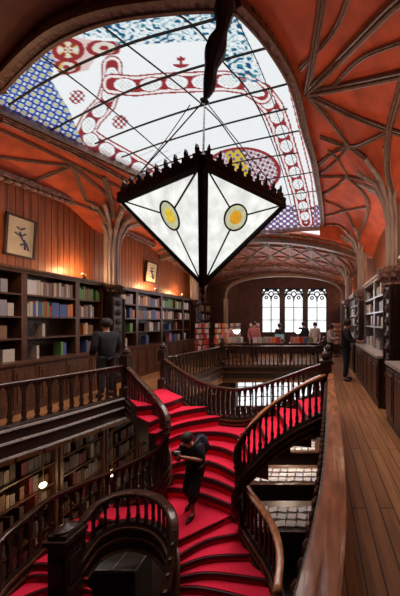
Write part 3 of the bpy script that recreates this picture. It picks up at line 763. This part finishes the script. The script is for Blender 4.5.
# ------------------------------------------------------------------ hanging lantern
LY = 2.6; lx = (203 - U0) / F * LY; rimz = EYE + 119 / F * LY; tipz = EYE + 38 / F * LY; D = 79 / F * LY
lt = empty('hanging_lantern', (lx, LY, tipz), 'huge pyramid lantern of white glass in a black crowned frame', 'lantern')
vd = Vector((-lx, -LY, 0)).normalized(); wd_ = Vector((1, .06, 0)).normalized()
cor = [Vector((lx, LY, rimz)) + q for q in (vd * D * .84, wd_ * D * 1.02, -vd * D * .84, -wd_ * D)]
tip = Vector((lx, LY, tipz))
for i in range(4):
    a, b = cor[i], cor[(i + 1) % 4]; nrm = (b - a).cross(tip - a).normalized()
    cen = (a + b + tip) / 3
    if nrm.dot(cen - Vector((lx, LY, rimz))) < 0: nrm = -nrm
    g = MB().add([a, b, tip, a - nrm * .012, b - nrm * .012, tip - nrm * .012], [(0, 1, 2), (5, 4, 3), (0, 3, 4, 1), (1, 4, 5, 2), (2, 5, 3, 0)])
    pn = g.build('glass_panel', M['lglass'], lt)
    rc = a * .36 + b * .36 + tip * .28; up = ((a + b) / 2 - tip).normalized(); sd = up.cross(nrm).normalized()
    def disc(r0, r1, off, m, nm_):
        mb = MB(); v = []; n_ = 24
        for r_ in (r0, r1):
            for k in range(n_): t = 2 * math.pi * k / n_; v.append(rc + up * r_ * math.cos(t) * 1.15 + sd * r_ * math.sin(t) + nrm * off)
        mb.add(v, [(k, (k + 1) % n_, n_ + (k + 1) % n_, n_ + k) for k in range(n_)]); return mb.build(nm_, m, pn)
    disc(.002, .058, .010, M['rondel2'] if i % 2 == 0 else M['rondel'], 'rondel'); disc(.058, .088, .010, M['rring'], 'rondel_ring'); disc(.088, .105, .010, M['rring'], 'rondel_border')
    ld = MB()
    ld.tube([rc + up * .11 * math.cos(t) * 1.15 + sd * .11 * math.sin(t) + nrm * .012 for t in [2 * math.pi * k / 24 for k in range(25)]], .009, 6)
    for tgt in (a.lerp(b, .02), a.lerp(b, .98), tip):
        d_ = (tgt - rc).normalized(); ld.tube([rc + d_ * .115 + nrm * .01, tgt + nrm * .01], .0075, 6)
    ld.build('leading', M['came'], lt)
f = MB()
for i in range(4):
    a, b = cor[i], cor[(i + 1) % 4]
    f.tube([a, tip], .045 if i == 0 else .028, 6)
    f.tube([a, b], .038, 6); f.tube([a + Vector((0, 0, .05)), b + Vector((0, 0, .05))], .036, 6)
f.box((tip.x - .03, tip.y - .03, tip.z - .04), (tip.x + .03, tip.y + .03, tip.z + .03)); f.lathe((tip.x, tip.y, tip.z - .19), [(.005, 0), (.02, .04), (.008, .07), (.03, .12), (.012, .16), (.03, .19)], 8)
f.build('frame', M['black'], lt)
for i in range(4):
    a, b = cor[i], cor[(i + 1) % 4]; cr = MB(); n_ = 9
    d_ = (b - a) / n_; out = Vector((d_.y, -d_.x, 0)).normalized() * .012
    cr.add([a + out, b + out, b + out + Vector((0, 0, .07)), a + out + Vector((0, 0, .07)), a - out, b - out, b - out + Vector((0, 0, .07)), a - out + Vector((0, 0, .07))], [(0, 1, 2, 3), (7, 6, 5, 4), (0, 4, 5, 1), (3, 2, 6, 7), (0, 3, 7, 4), (1, 5, 6, 2)])
    for k in range(n_):
        p = a + d_ * (k + .5) + Vector((0, 0, .07)); w_ = d_ * .30
        sh = [p - w_, p + w_, p + w_ * 1.0 + Vector((0, 0, .05)), p + w_ * .25 + Vector((0, 0, .045)), p + w_ * .35 + Vector((0, 0, .085)), p + Vector((0, 0, .12)), p - w_ * .35 + Vector((0, 0, .085)), p - w_ * .25 + Vector((0, 0, .045)), p - w_ * 1.0 + Vector((0, 0, .05))]
        m_ = len(sh); cr.add([q + out for q in sh] + [q - out for q in sh], [tuple(range(m_)), tuple(range(2 * m_ - 1, m_ - 1, -1))] + [(j, m_ + j, m_ + (j + 1) % m_, (j + 1) % m_) for j in range(m_)])
    cr.build('crown_cresting', M['black'], lt)
apex = AY(204.5, 100, LY)
ch = MB(); ch.tube([Vector((lx, LY, rimz + .05)), apex], .008, 6)
for c_ in cor: ch.tube([c_ + Vector((0, 0, .06)), apex], .006, 5)
ch.lathe((lx, LY, rimz + .05), [(.05, 0), (.02, .05), (.03, .1), (.005, .25)], 8)
ch.build('hanging_chain', M['black'], lt)
top = AZ(229, -6, ZS - .02)
cb = MB(); P_ = []; rr_ = []
for i in range(24):
    t = i / 23; p = apex.lerp(top, t) + Vector((.015 * math.sin(t * 13), 0, 0)); P_.append(p)
    rr_.append((.020 + .075 * min(1, t * 4) * (.8 + .25 * math.sin(t * 17)) ) if t > .0 else .012)
cb.tube([apex + Vector((0, 0, -.01))] + P_, [.045] + rr_, 9); cb.build('cable_sleeve', M['cable'], lt)

# ------------------------------------------------------------------ people
def skin_mesh(name, verts, edges, radii, m, parent, root=0, sub=1):
    me = bpy.data.meshes.new(name); me.from_pydata(verts, edges, []); me.materials.append(m)
    o = bpy.data.objects.new(name, me); C.objects.link(o); o.parent = parent
    mo = o.modifiers.new('skin', 'SKIN'); mo.use_smooth_shade = True
    for i, sv in enumerate(me.skin_vertices[0].data):
        r_ = radii[i]; sv.radius = (r_, r_) if not isinstance(r_, tuple) else r_; sv.use_root = (i == root)
    s_ = o.modifiers.new('sub', 'SUBSURF'); s_.levels = sub; s_.render_levels = sub
    return o
def figure(loc, rz, scale, label, top='cloth', legs='cloth', pose='stand', hair='hair', group=None, pack=False, cam_=False, hat=False):
    root = empty('person', loc, label, 'person', group, rz); root.scale = (scale,) * 3
    # local frame: facing -y ; joints
    if pose == 'hunch':
        pel = (0, .06, .90); sp = (0, .02, 1.08); chs = (0, -.06, 1.28); nk = (0, -.14, 1.42); hd = (0, -.22, 1.52)
        shl = (-.19, -.07, 1.35); shr = (.19, -.07, 1.35); ell = (-.24, -.16, 1.10); elr = (.28, -.10, 1.10); wrl = (-.07, -.36, 1.30); wrr = (.09, -.36, 1.28)
        kl = (-.11, -.04, .50); fl = (-.15, .12, .08); kr = (.10, -.14, .50); fr_ = (.10, -.16, .08)
    else:
        pel = (0, 0, .93); sp = (0, .01, 1.1); chs = (0, 0, 1.32); nk = (0, 0, 1.48); hd = (0, -.02, 1.62)
        shl = (-.19, 0, 1.42); shr = (.19, 0, 1.42); ell = (-.25, .03, 1.14); elr = (.25, .03, 1.14); wrl = (-.22, -.12, .92); wrr = (.22, -.12, .92)
        kl = (-.10, -.02, .50); fl = (-.11, .02, .08); kr = (.10, -.02, .50); fr_ = (.11, .02, .08)
        if pose == 'browse': wrl = (-.14, -.36, 1.12); ell = (-.26, -.10, 1.14); hd = (0, -.07, 1.60); wrr = (.12, -.36, 1.10); elr = (.26, -.10, 1.14)
    def mid_(a, b, t=.5): return tuple(a[i] + (b[i] - a[i]) * t for i in range(3))
    def plus(a, b): return tuple(a[i] + b[i] for i in range(3))
    hl = plus(pel, (-.09, 0, -.06)); hr_ = plus(pel, (.09, 0, -.06)); top_h = plus(hd, (0, -.01 if pose != 'hunch' else -.04, .09)); jaw = plus(hd, (0, -.05, -.08))
    V = [pel, sp, chs, nk, hd, top_h, shl, ell, wrl, shr, elr, wrr, hl, kl, fl, hr_, kr, fr_, jaw, plus(fl, (0, -.14, -.04)), plus(fr_, (0, -.14, -.04))]
    E_ = [(0, 1), (1, 2), (2, 3), (3, 4), (4, 5), (2, 6), (6, 7), (7, 8), (2, 9), (9, 10), (10, 11), (0, 12), (12, 13), (13, 14), (0, 15), (15, 16), (16, 17), (4, 18), (14, 19), (17, 20)]
    rad = [(.13, .10), (.12, .09), (.14, .10), .05, (.078, .09), (.06, .07), .06, .042, .028, .06, .042, .028, .08, .055, .038, .08, .055, .038, .04, .03, .03]
    # hands: palm and five fingers
    for wi, el, s in ((8, 7, -1), (11, 10, 1)):
        wv = Vector(V[wi]); d = (wv - Vector(V[el])).normalized(); side = Vector((1, 0, 0)); side = (side - d * side.dot(d)).normalized(); nrm = d.cross(side)
        pi = len(V); V.append(tuple(wv + d * .055)); E_.append((wi, pi)); rad.append((.034, .016))
        for j, (off, ln) in enumerate(((-.03, .060), (-.010, .075), (.010, .070), (.030, .055))):
            a1 = wv + d * (.095) + side * off; a2 = a1 + d * ln * .5 + nrm * .015; a3 = a2 + d * ln * .3 + nrm * .035
            n0 = len(V); V += [tuple(a1), tuple(a2), tuple(a3)]; E_ += [(pi, n0), (n0, n0 + 1), (n0 + 1, n0 + 2)]; rad += [.010, .009, .008]
        n0 = len(V); t1 = wv + d * .04 - side * s * .045; t2 = t1 + d * .035 - side * s * .02 + nrm * .015
        V += [tuple(t1), tuple(t2)]; E_ += [(pi, n0), (n0, n0 + 1)]; rad += [.012, .010]
    skin_mesh('body', V, E_, rad, M['skin'], root)
    # jacket
    jv = [plus(pel, (0, .0, -.12 if pose == 'hunch' else -.14)), sp, chs, mid_(chs, nk, .75), shl, ell, mid_(ell, wrl, .1 if pose == 'hunch' else .85), shr, elr, mid_(elr, wrr, .1 if pose == 'hunch' else .85)]
    skin_mesh('jacket', jv, [(0, 1), (1, 2), (2, 3), (2, 4), (4, 5), (5, 6), (2, 7), (7, 8), (8, 9)], [(.185, .160), (.175, .145), (.185, .14), .07, .09, .072, .06, .09, .072, .06], M[top], root)
    leg_end = .55 if pose == 'hunch' else .97
    tv = [plus(pel, (0, 0, .10)), hl, kl, mid_(kl, fl, leg_end), hr_, kr, mid_(kr, fr_, leg_end)]
    skin_mesh('trousers', tv, [(0, 1), (1, 2), (2, 3), (0, 4), (4, 5), (5, 6)], [(.175, .145), .12, .11, .095, .12, .11, .095] if pose == 'hunch' else [(.155, .125), .105, .082, .060, .105, .082, .060], M[legs], root)
    for f_ in (fl, fr_):
        z0 = 0
        sh = MB(); bx, by = f_[0], f_[1]
        sh.ball((bx, by - .07, .045), .05, 10, sq=(.95, 2.6, .9)); s_o = sh.build('shoe', M['black'], None); s_o.parent = root
    # hair
    h = MB(); h.ball((hd[0], hd[1] + .022, hd[2] + .045), .118, 14, sq=(.92, 1.02, 1.0)); ho = h.build('hair', M[hair], None, smooth=True); ho.parent = root
    fc = MB(); ex = hd[1] - .088
    for s in (-1, 1): fc.ball((s * .032, ex, hd[2] + .01), .011, 6)
    fo = fc.build('eye', M['black'], None); fo.parent = root
    fc = MB(); fc.tube([(0, ex - .002, hd[2] + .015), (0, ex - .022, hd[2] - .02)], [.008, .015], 6); fo = fc.build('nose', M['skin'], None); fo.parent = root
    fc = MB(); fc.tube([(-.022, ex + .008, hd[2] - .048), (0, ex, hd[2] - .05), (.022, ex + .008, hd[2] - .048)], .006, 6); fo = fc.build('mouth', M['pink'], None); fo.parent = root
    fc = MB()
    for s in (-1, 1): fc.ball((s * .083, hd[1] + .005, hd[2]), .022, 6, sq=(.5, 1, 1.4))
    fo = fc.build('ear', M['skin'], None); fo.parent = root
    return root
def shift(root, mb, name, m):
    o = mb.build(name, m, None); return o
man_p = AZ(194, 511, zk(8))
man = figure(man_p, R(-12), .90, 'person in dark clothes standing head bowed on the red stairs', 'cloth', 'cloth', 'hunch')
bp_ = empty('backpack', man_p, 'dark navy backpack on the back of the person on the red stairs', 'backpack', rz=R(-12)); bp_.scale = (.90,) * 3
b_ = MB(); b_.ball((0, .20, 1.22), .20, 16, sq=(.85, .72, 1.2)); o = b_.build('bag', M['navy'], None, smooth=True); o.parent = bp_
b_ = MB(); b_.ball((0, .34, 1.14), .11, 12, sq=(1.1, .5, 1)); o = b_.build('front_pocket', M['navy'], None, smooth=True); o.parent = bp_
for s in (-1, 1):
    b_ = MB(); b_.tube(crom([(s * .10, .14, 1.42), (s * .13, -.04, 1.49), (s * .13, -.20, 1.36), (s * .15, -.14, 1.12), (s * .13, .12, 1.04)], 5), .022, 6); o = b_.build('strap', M['black'], None); o.parent = bp_
cm_ = empty('compact_camera', man_p, 'small grey compact camera in the hands of the person on the stairs', 'camera', rz=R(-12)); cm_.scale = (.90,) * 3
b_ = MB().box((-.055, -.47, 1.36), (.055, -.44, 1.43)); o = b_.build('case', M['b_grey'], None); o.parent = cm_
b_ = MB(); b_.tube([(0, -.47, 1.395), (0, -.50, 1.395)], .024, 12); o = b_.build('lens', M['black'], None); o.parent = cm_
# fix: meshes built unparented keep their own offset, so they sit right under their scaled roots
figure((-4.95, 5.85, 0), R(-110), 1.04, 'person in a long dark coat browsing at the left bookcases', 'cloth', 'cloth', 'stand')
figure((.84, 7.5, 0), R(75), 1.06, 'dark dressed person standing on the right gallery by the shelves', 'cloth', 'navy', 'browse')
figure((.50, 10.3, 0), R(70), .95, 'person in a white top beyond the dark dressed visitor', 'white', 'navy', 'browse')
figure((-3.0, 11.75, 0), R(20), 1.0, 'person in a rose top behind the far balustrade', 'pink', 'navy', 'stand')
figure((-.15, 12.2, 0), R(10), .98, 'person in a pale top standing before the right hand window', 'white', 'navy', 'stand')
figure((-1.9, 12.4, 0), R(160), .95, 'dark dressed person before the middle window', 'cloth', 'navy', 'stand')

figure((-4.3, 11.7, 0), R(60), .97, 'person in a rose top at the left of the far landing', 'pink', 'cloth', 'browse')
figure((-.75, 12.9, 0), R(190), 1.0, 'dark dressed person right up against the right hand window', 'navy', 'cloth', 'stand')
# ------------------------------------------------------------------ wall pictures and lamps
def picture(y0, y1, z0, z1, label, tilt=.10):
    root = empty('framed_picture', (XL + .03, (y0 + y1) / 2, z0), label, 'picture')
    x = XL + .03
    def q(y, z, o=0): return (x + o + (z - z0) / (z1 - z0) * tilt, y, z)
    def slab(a, b, c, d, o0, o1): return MB().add([q(a, c, o0), q(b, c, o0), q(b, d, o0), q(a, d, o0), q(a, c, o1), q(b, c, o1), q(b, d, o1), q(a, d, o1)], [(0, 1, 2, 3), (7, 6, 5, 4), (0, 4, 5, 1), (1, 5, 6, 2), (2, 6, 7, 3), (3, 7, 4, 0)])
    f = MB(); w_ = .035
    for a, b, c, d in ((y0, y1, z0, z0 + w_), (y0, y1, z1 - w_, z1), (y0, y0 + w_, z0, z1), (y1 - w_, y1, z0, z1)):
        s_ = slab(a, b, c, d, 0, .04); f.add(s_.v, s_.f)
    f.build('frame', M['dark'], root); slab(y0 + .03, y1 - .03, z0 + .03, z1 - .03, .005, .018).build('paper', M['paper'], root)
    i_ = MB(); W_ = y1 - y0; H_ = z1 - z0
    for pts in ([(.35, .72), (.5, .68), (.62, .74)], [(.3, .58), (.5, .52), (.66, .60)], [(.45, .62), (.55, .45), (.7, .35), (.78, .2)], [(.5, .3), (.7, .38)], [(.62, .45), (.66, .2)]):
        i_.tube([q(y0 + a * W_, z0 + b * H_, .022) for a, b in pts], .018 * W_ / .6, 5)
    i_.build('drawing', M['ink'], root)
picture(4.93, 5.46, 3.10, 3.93, 'framed blue ink drawing on cream paper high on the left wall', .05)
picture(8.95, 9.55, 3.20, 3.95, 'small framed picture on the wall just right of the grey column', .08)
picture(12.3, 12.7, 3.1, 3.6, 'tiny framed picture on the left wall beyond the far column', .05)
lab = ['small glowing wall spotlight above the bookcase nearest the grey column', 'small glowing wall spotlight below the small framed picture', 'small glowing wall spotlight under the lantern edge', 'small glowing wall spotlight above the nearest left bookcase']
for i, (y, pw) in enumerate(((6.3, 26), (9.1, 26), (10.9, 22), (4.2, 20))):
    root = empty('spotlight', (XL + .36, y, 2.84), lab[i], 'lamp')
    MB().lathe((XL + .36, y, 2.84), [(.05, 0), (.045, .02), (.012, .03), (.012, .07)], 10).build('stand', M['black'], root)
    MB().tube([(XL + .40, y, 2.90), (XL + .33, y, 2.94)], [.03, .045], 10).build('lamp_head', M['brass'], root)
    MB().ball((XL + .325, y, 2.95), .032, 10).build('bulb', M['bulb'], root)
    lamp('spotlight_glow', (XL + .30, y, 3.02), pw, (1, .55, .25), .05)
for i, (y, pw) in enumerate(((5.9, 16), (9.4, 20), (12.9, 16))):
    root = empty('spotlight', (XR - .30, y, 2.91), ['small spotlight on the right bookcases past the nearest column', 'small spotlight on the right bookcases above the standing visitors', 'small spotlight on the farthest right bookcase'][i], 'lamp')
    MB().lathe((XR - .30, y, 2.91), [(.05, 0), (.045, .02), (.012, .03), (.012, .07)], 10).build('stand', M['black'], root)
    MB().ball((XR - .28, y, 3.0), .035, 10).build('bulb', M['bulb'], root)
    lamp('spotlight_glow', (XR - .24, y, 3.1), pw, (1, .5, .25), .05)

# ------------------------------------------------------------------ far landing: tables, displays, lamps
def desk(x, y, w_, d, h, label):
    root = empty('display_table', (x, y, 0), label, 'table', 'display tables on the far landing')
    MB().box((x - w_ / 2, y - d / 2, h - .05), (x + w_ / 2, y + d / 2, h)).build('tabletop', M['mid'], root)
    for sx in (-1, 1):
        for sy in (-1, 1): MB().lathe((x + sx * (w_ / 2 - .07), y + sy * (d / 2 - .07), 0), [(.03, 0), (.04, .1), (.03, .3), (.045, .5), (.03, h - .05)], 8).build('leg', M['dark'], root)
for x, l in ((-3.9, 'display table at the left of the far landing under coloured cards'), (-2.2, 'display table at the centre of the far landing before the window'), (-.6, 'display table at the right of the far landing before the window')): desk(x, 11.0, 1.3, .8, .85, l)
cs = ['red', 'white', 'rose', 'blue', 'cream', 'orange', 'green', 'grey']
for t, x in enumerate((-3.9, -2.2, -.6)):
    for k in range(12):
        c = cs[(k * 3 + t) % 8]; px = x - .52 + (k % 6) * .2; py = 10.8 + (k // 6) * .3
        book(px, py, .85, .05, .24, .17, c, '%s book upright on the %s display table' % (c, ['left', 'centre', 'right'][t]), 'books on the %s far display table' % ['left', 'centre', 'right'][t], -1)
for i, (u, v, Y) in enumerate(((258, 291 + 24, 11.3), (262.5, 310, 12.2))): pass
def tablelamp(x, y, z, label):
    root = empty('table_lamp', (x, y, z), label, 'lamp')
    MB().lathe((x, y, z), [(.07, 0), (.07, .02), (.015, .04), (.015, .42)], 10).build('stand', M['brass'], root)
    MB().lathe((x, y, z + .38), [(.05, 0), (.10, .05), (.17, .16), (.17, .17)], 12).build('lamp_shade', M['bulb2'], root)
tablelamp(-3.55, 10.9, .85, 'white shaded lamp on the left display table')
tablelamp(-.9, 11.2, .85, 'white shaded lamp on the right display table')
root = empty('monitor', (-1.75, 11.2, .85), 'dark flat monitor standing on the centre display table', 'monitor')
MB().box((-1.95, 11.2, .95), (-1.5, 11.23, 1.22)).build('casing', M['black'], root); MB().box((-1.93, 11.19, .97), (-1.52, 11.2, 1.20)).build('screen', M['screen'], root); MB().box((-1.85, 11.15, .85), (-1.6, 11.28, .87)).box((-1.75, 11.2, .86), (-1.7, 11.23, .96)).build('stand', M['black'], root)
# bouquet like card rack with red cards at left of landing
for i, (x, y, c1, l) in enumerate(((-4.6, 9.9, 'red', 'revolving card rack with red cards beside the far left rail'), (-3.2, 12.6, 'rose', 'revolving card rack with rose cards near the left window'), (.9, 12.6, 'orange', 'revolving card rack with orange cards beside the right window'), (-4.1, 12.4, 'white', 'revolving card rack with white cards left of the windows'), (-3.9, 10.1, 'orange', 'revolving card rack with orange cards at the left end of the far balustrade'))):
    root = empty('card_rack', (x, y, 0), l, 'rack')
    MB().lathe((x, y, 0), [(.2, 0), (.2, .03), (.02, .06), (.02, 1.7)], 10).build('pole', M['black'], root)
    for r_ in range(5):
        for k in range(8):
            a = k * math.pi / 4 + r_ * .2; z = .65 + r_ * .22; px, py = x + .2 * math.cos(a), y + .2 * math.sin(a)
            m_ = M['b_' + [c1, 'white', 'rose', c1, 'cream'][(k + r_ * 3) % 5]]
            MB().box((px - .05, py - .012, z), (px + .05, py + .012, z + .16)).build('card', m_, root)

# ------------------------------------------------------------------ ground floor
def case_l(y0, y1, label):
    root = empty('wall_bookcase', (XL + .2, (y0 + y1) / 2, ZG), label, 'bookcase')
    MB().box((XL, y0, ZG), (XL + .03, y1, -.6)).build('back_panel', M['dark'], root)
    for yy in (y0, y1 - .06): MB().box((XL, yy, ZG), (XL + .38, yy + .06, -.6)).build('upright', M['mid'], root)
    for k in range(6): MB().box((XL, y0, ZG + .1 + k * .45), (XL + .36, y1, ZG + .13 + k * .45)).build('shelf', M['mid'], root)
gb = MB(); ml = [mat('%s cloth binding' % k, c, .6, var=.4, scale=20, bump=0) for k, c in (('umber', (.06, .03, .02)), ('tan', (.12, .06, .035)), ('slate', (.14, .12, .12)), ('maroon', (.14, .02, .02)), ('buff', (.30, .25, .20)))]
for i in range(8):
    a = 3.2 + i * 1.25
    case_l(a, a + 1.2, ['nearest ground floor bookcase under the left gallery', 'second ground floor bookcase under the left gallery', 'third ground floor bookcase, left of the glowing globe', 'ground floor bookcase behind the curving stair rail', 'fifth ground floor bookcase, in shade', 'sixth ground floor bookcase, in shade', 'seventh ground floor bookcase, in shade', 'last ground floor bookcase by the street windows'][i])
    for k in range(6):
        y = a + .09
        while y < a + 1.1:
            t = random.uniform(.05, .12)
            if random.random() < .75: gb.box((XL + .08, y, ZG + .13 + k * .45), (XL + .30, y + t, ZG + .13 + k * .45 + random.uniform(.22, .36)), random.choice([0, 0, 0, 1, 1, 2, 2, 3, 4]))
            y += t + .01
gb.build('shelved_books', ml, None, label='rows of books on the shaded ground floor shelves', cat='books', kind='stuff')
def island(x, y, w_, d, h, label, rows=3):
    root = empty('display_island', (x, y, ZG), label, 'table')
    MB().box((x - w_ / 2, y - d / 2, ZG), (x + w_ / 2, y + d / 2, ZG + h - .05)).build('cabinet', M['dark'], root)
    MB().box((x - w_ / 2 - .04, y - d / 2 - .04, ZG + h - .05), (x + w_ / 2 + .04, y + d / 2 + .04, ZG + h)).build('tabletop', M['mid'], root)
    k = 0
    for j in range(rows):
        for i in range(int(w_ / .22)):
            px = x - w_ / 2 + .12 + i * .22; py = y - d / 2 + .13 + j * (d - .2) / rows
            c = ['brown', 'cream', 'grey', 'white', 'brown', 'blue', 'grey'][(i * 5 + j * 3) % 7]
            o = book(px, py, ZG + h + .002, .20, .035, .15, c, '%s book lying flat on the %s' % (c, label), 'books on the ' + label, -1); k += 1; o['label'] = c + ' book lying on the ' + label
            o.rotation_euler = (0, 0, random.uniform(-.3, .3) + R(90))
island(-1.35, 10.2, 2.6, .8, .95, 'ground floor display island farthest beyond the stairs', 3)
island(-1.1, 8.4, 2.4, .8, .9, 'ground floor display island in the middle beyond the stairs', 3)
island(-.55, 5.5, 1.6, .8, .8, 'ground floor display island right under the brown stair rail', 3)
island(-.85, 6.9, 2.2, .8, .85, 'ground floor display island closest to the right stair rail', 3)
# glass case seen through the horseshoe
gc = AZ(118, 560, -2.45)
root = empty('glass_display_case', (gc.x, gc.y, ZG), 'low glass topped display case inside the horseshoe opening', 'display case')
MB().box((gc.x - .38, gc.y - .2, ZG), (gc.x + .45, gc.y + .22, -2.5)).build('cabinet', M['dark'], root)
MB().box((gc.x - .36, gc.y - .18, -2.5), (gc.x + .43, gc.y + .2, -2.44)).build('glass_top', M['caseglass'], root)
e_ = MB()
for a, b in (((-.38, -.2), (.45, -.2)), ((.45, -.2), (.45, .22)), ((.45, .22), (-.38, .22)), ((-.38, .22), (-.38, -.2)), ((.05, -.2), (.05, .22))): e_.tube([(gc.x + a[0], gc.y + a[1], -2.43), (gc.x + b[0], gc.y + b[1], -2.43)], .012, 5)
e_.build('edging', M['trim'], root)
for i, (u, v, Y) in enumerate(((43, 485, 5.1), (112, 473, 6.4))):
    p = AY(u, v, Y); root = empty('globe_lamp', p, ['glowing globe lamp in the shade below the left gallery', 'glowing lamp behind the balusters of the left stair rail'][i], 'lamp')
    MB().ball(p, [.055, .08][i], 14).build('globe', M['bulb'], root, smooth=True); MB().tube([p + Vector((0, 0, .05)), Vector((p.x, p.y, -.56))], .01, 6).build('stem', M['brass'], root)
    lamp('globe_glow', p + Vector((.09, -.05, -.08)), 4, (1, .6, .3), .05)
for i, (x, y) in enumerate(((-1.0, 7.8), (-1.2, 10.4), (-4.5, 10.5))):  # pendants added to brighten the ground floor
    p = Vector((x, y, -1.3)); root = empty('pendant_lamp', p, ['pendant lamp over the ground floor islands beyond the stairs', 'pendant lamp over the farthest ground floor island', 'pendant lamp on the ground floor at the far left'][i], 'lamp')
    MB().lathe(p, [(.02, .16), (.05, .12), (.13, 0), (.12, 0), (.04, .1)], 12).build('lamp_shade', M['brass'], root); MB().ball(p + Vector((0, 0, .03)), .04, 8).build('bulb', M['bulb'], root); MB().tube([p + Vector((0, 0, .15)), Vector((x, y, -.1 if y > 9.5 else -.6))], .008, 5).build('cord', M['black'], root)
    lamp('pendant_glow', p + Vector((0, 0, -.08)), [50, 50, 6][i], (1, .8, .6), .06)
# warm fill lights added in the hall, without fixtures
for x, y, z, p_ in ((.9, 3.6, 3.3, 22), (.9, 6.6, 3.4, 22), (-5.2, 4.4, 3.4, 14), (-5.2, 8.5, 3.4, 14), (-1.6, 11.6, 3.2, 34)):
    lamp('hall_glow', (x, y, z), p_, (1, .62, .38), .15)
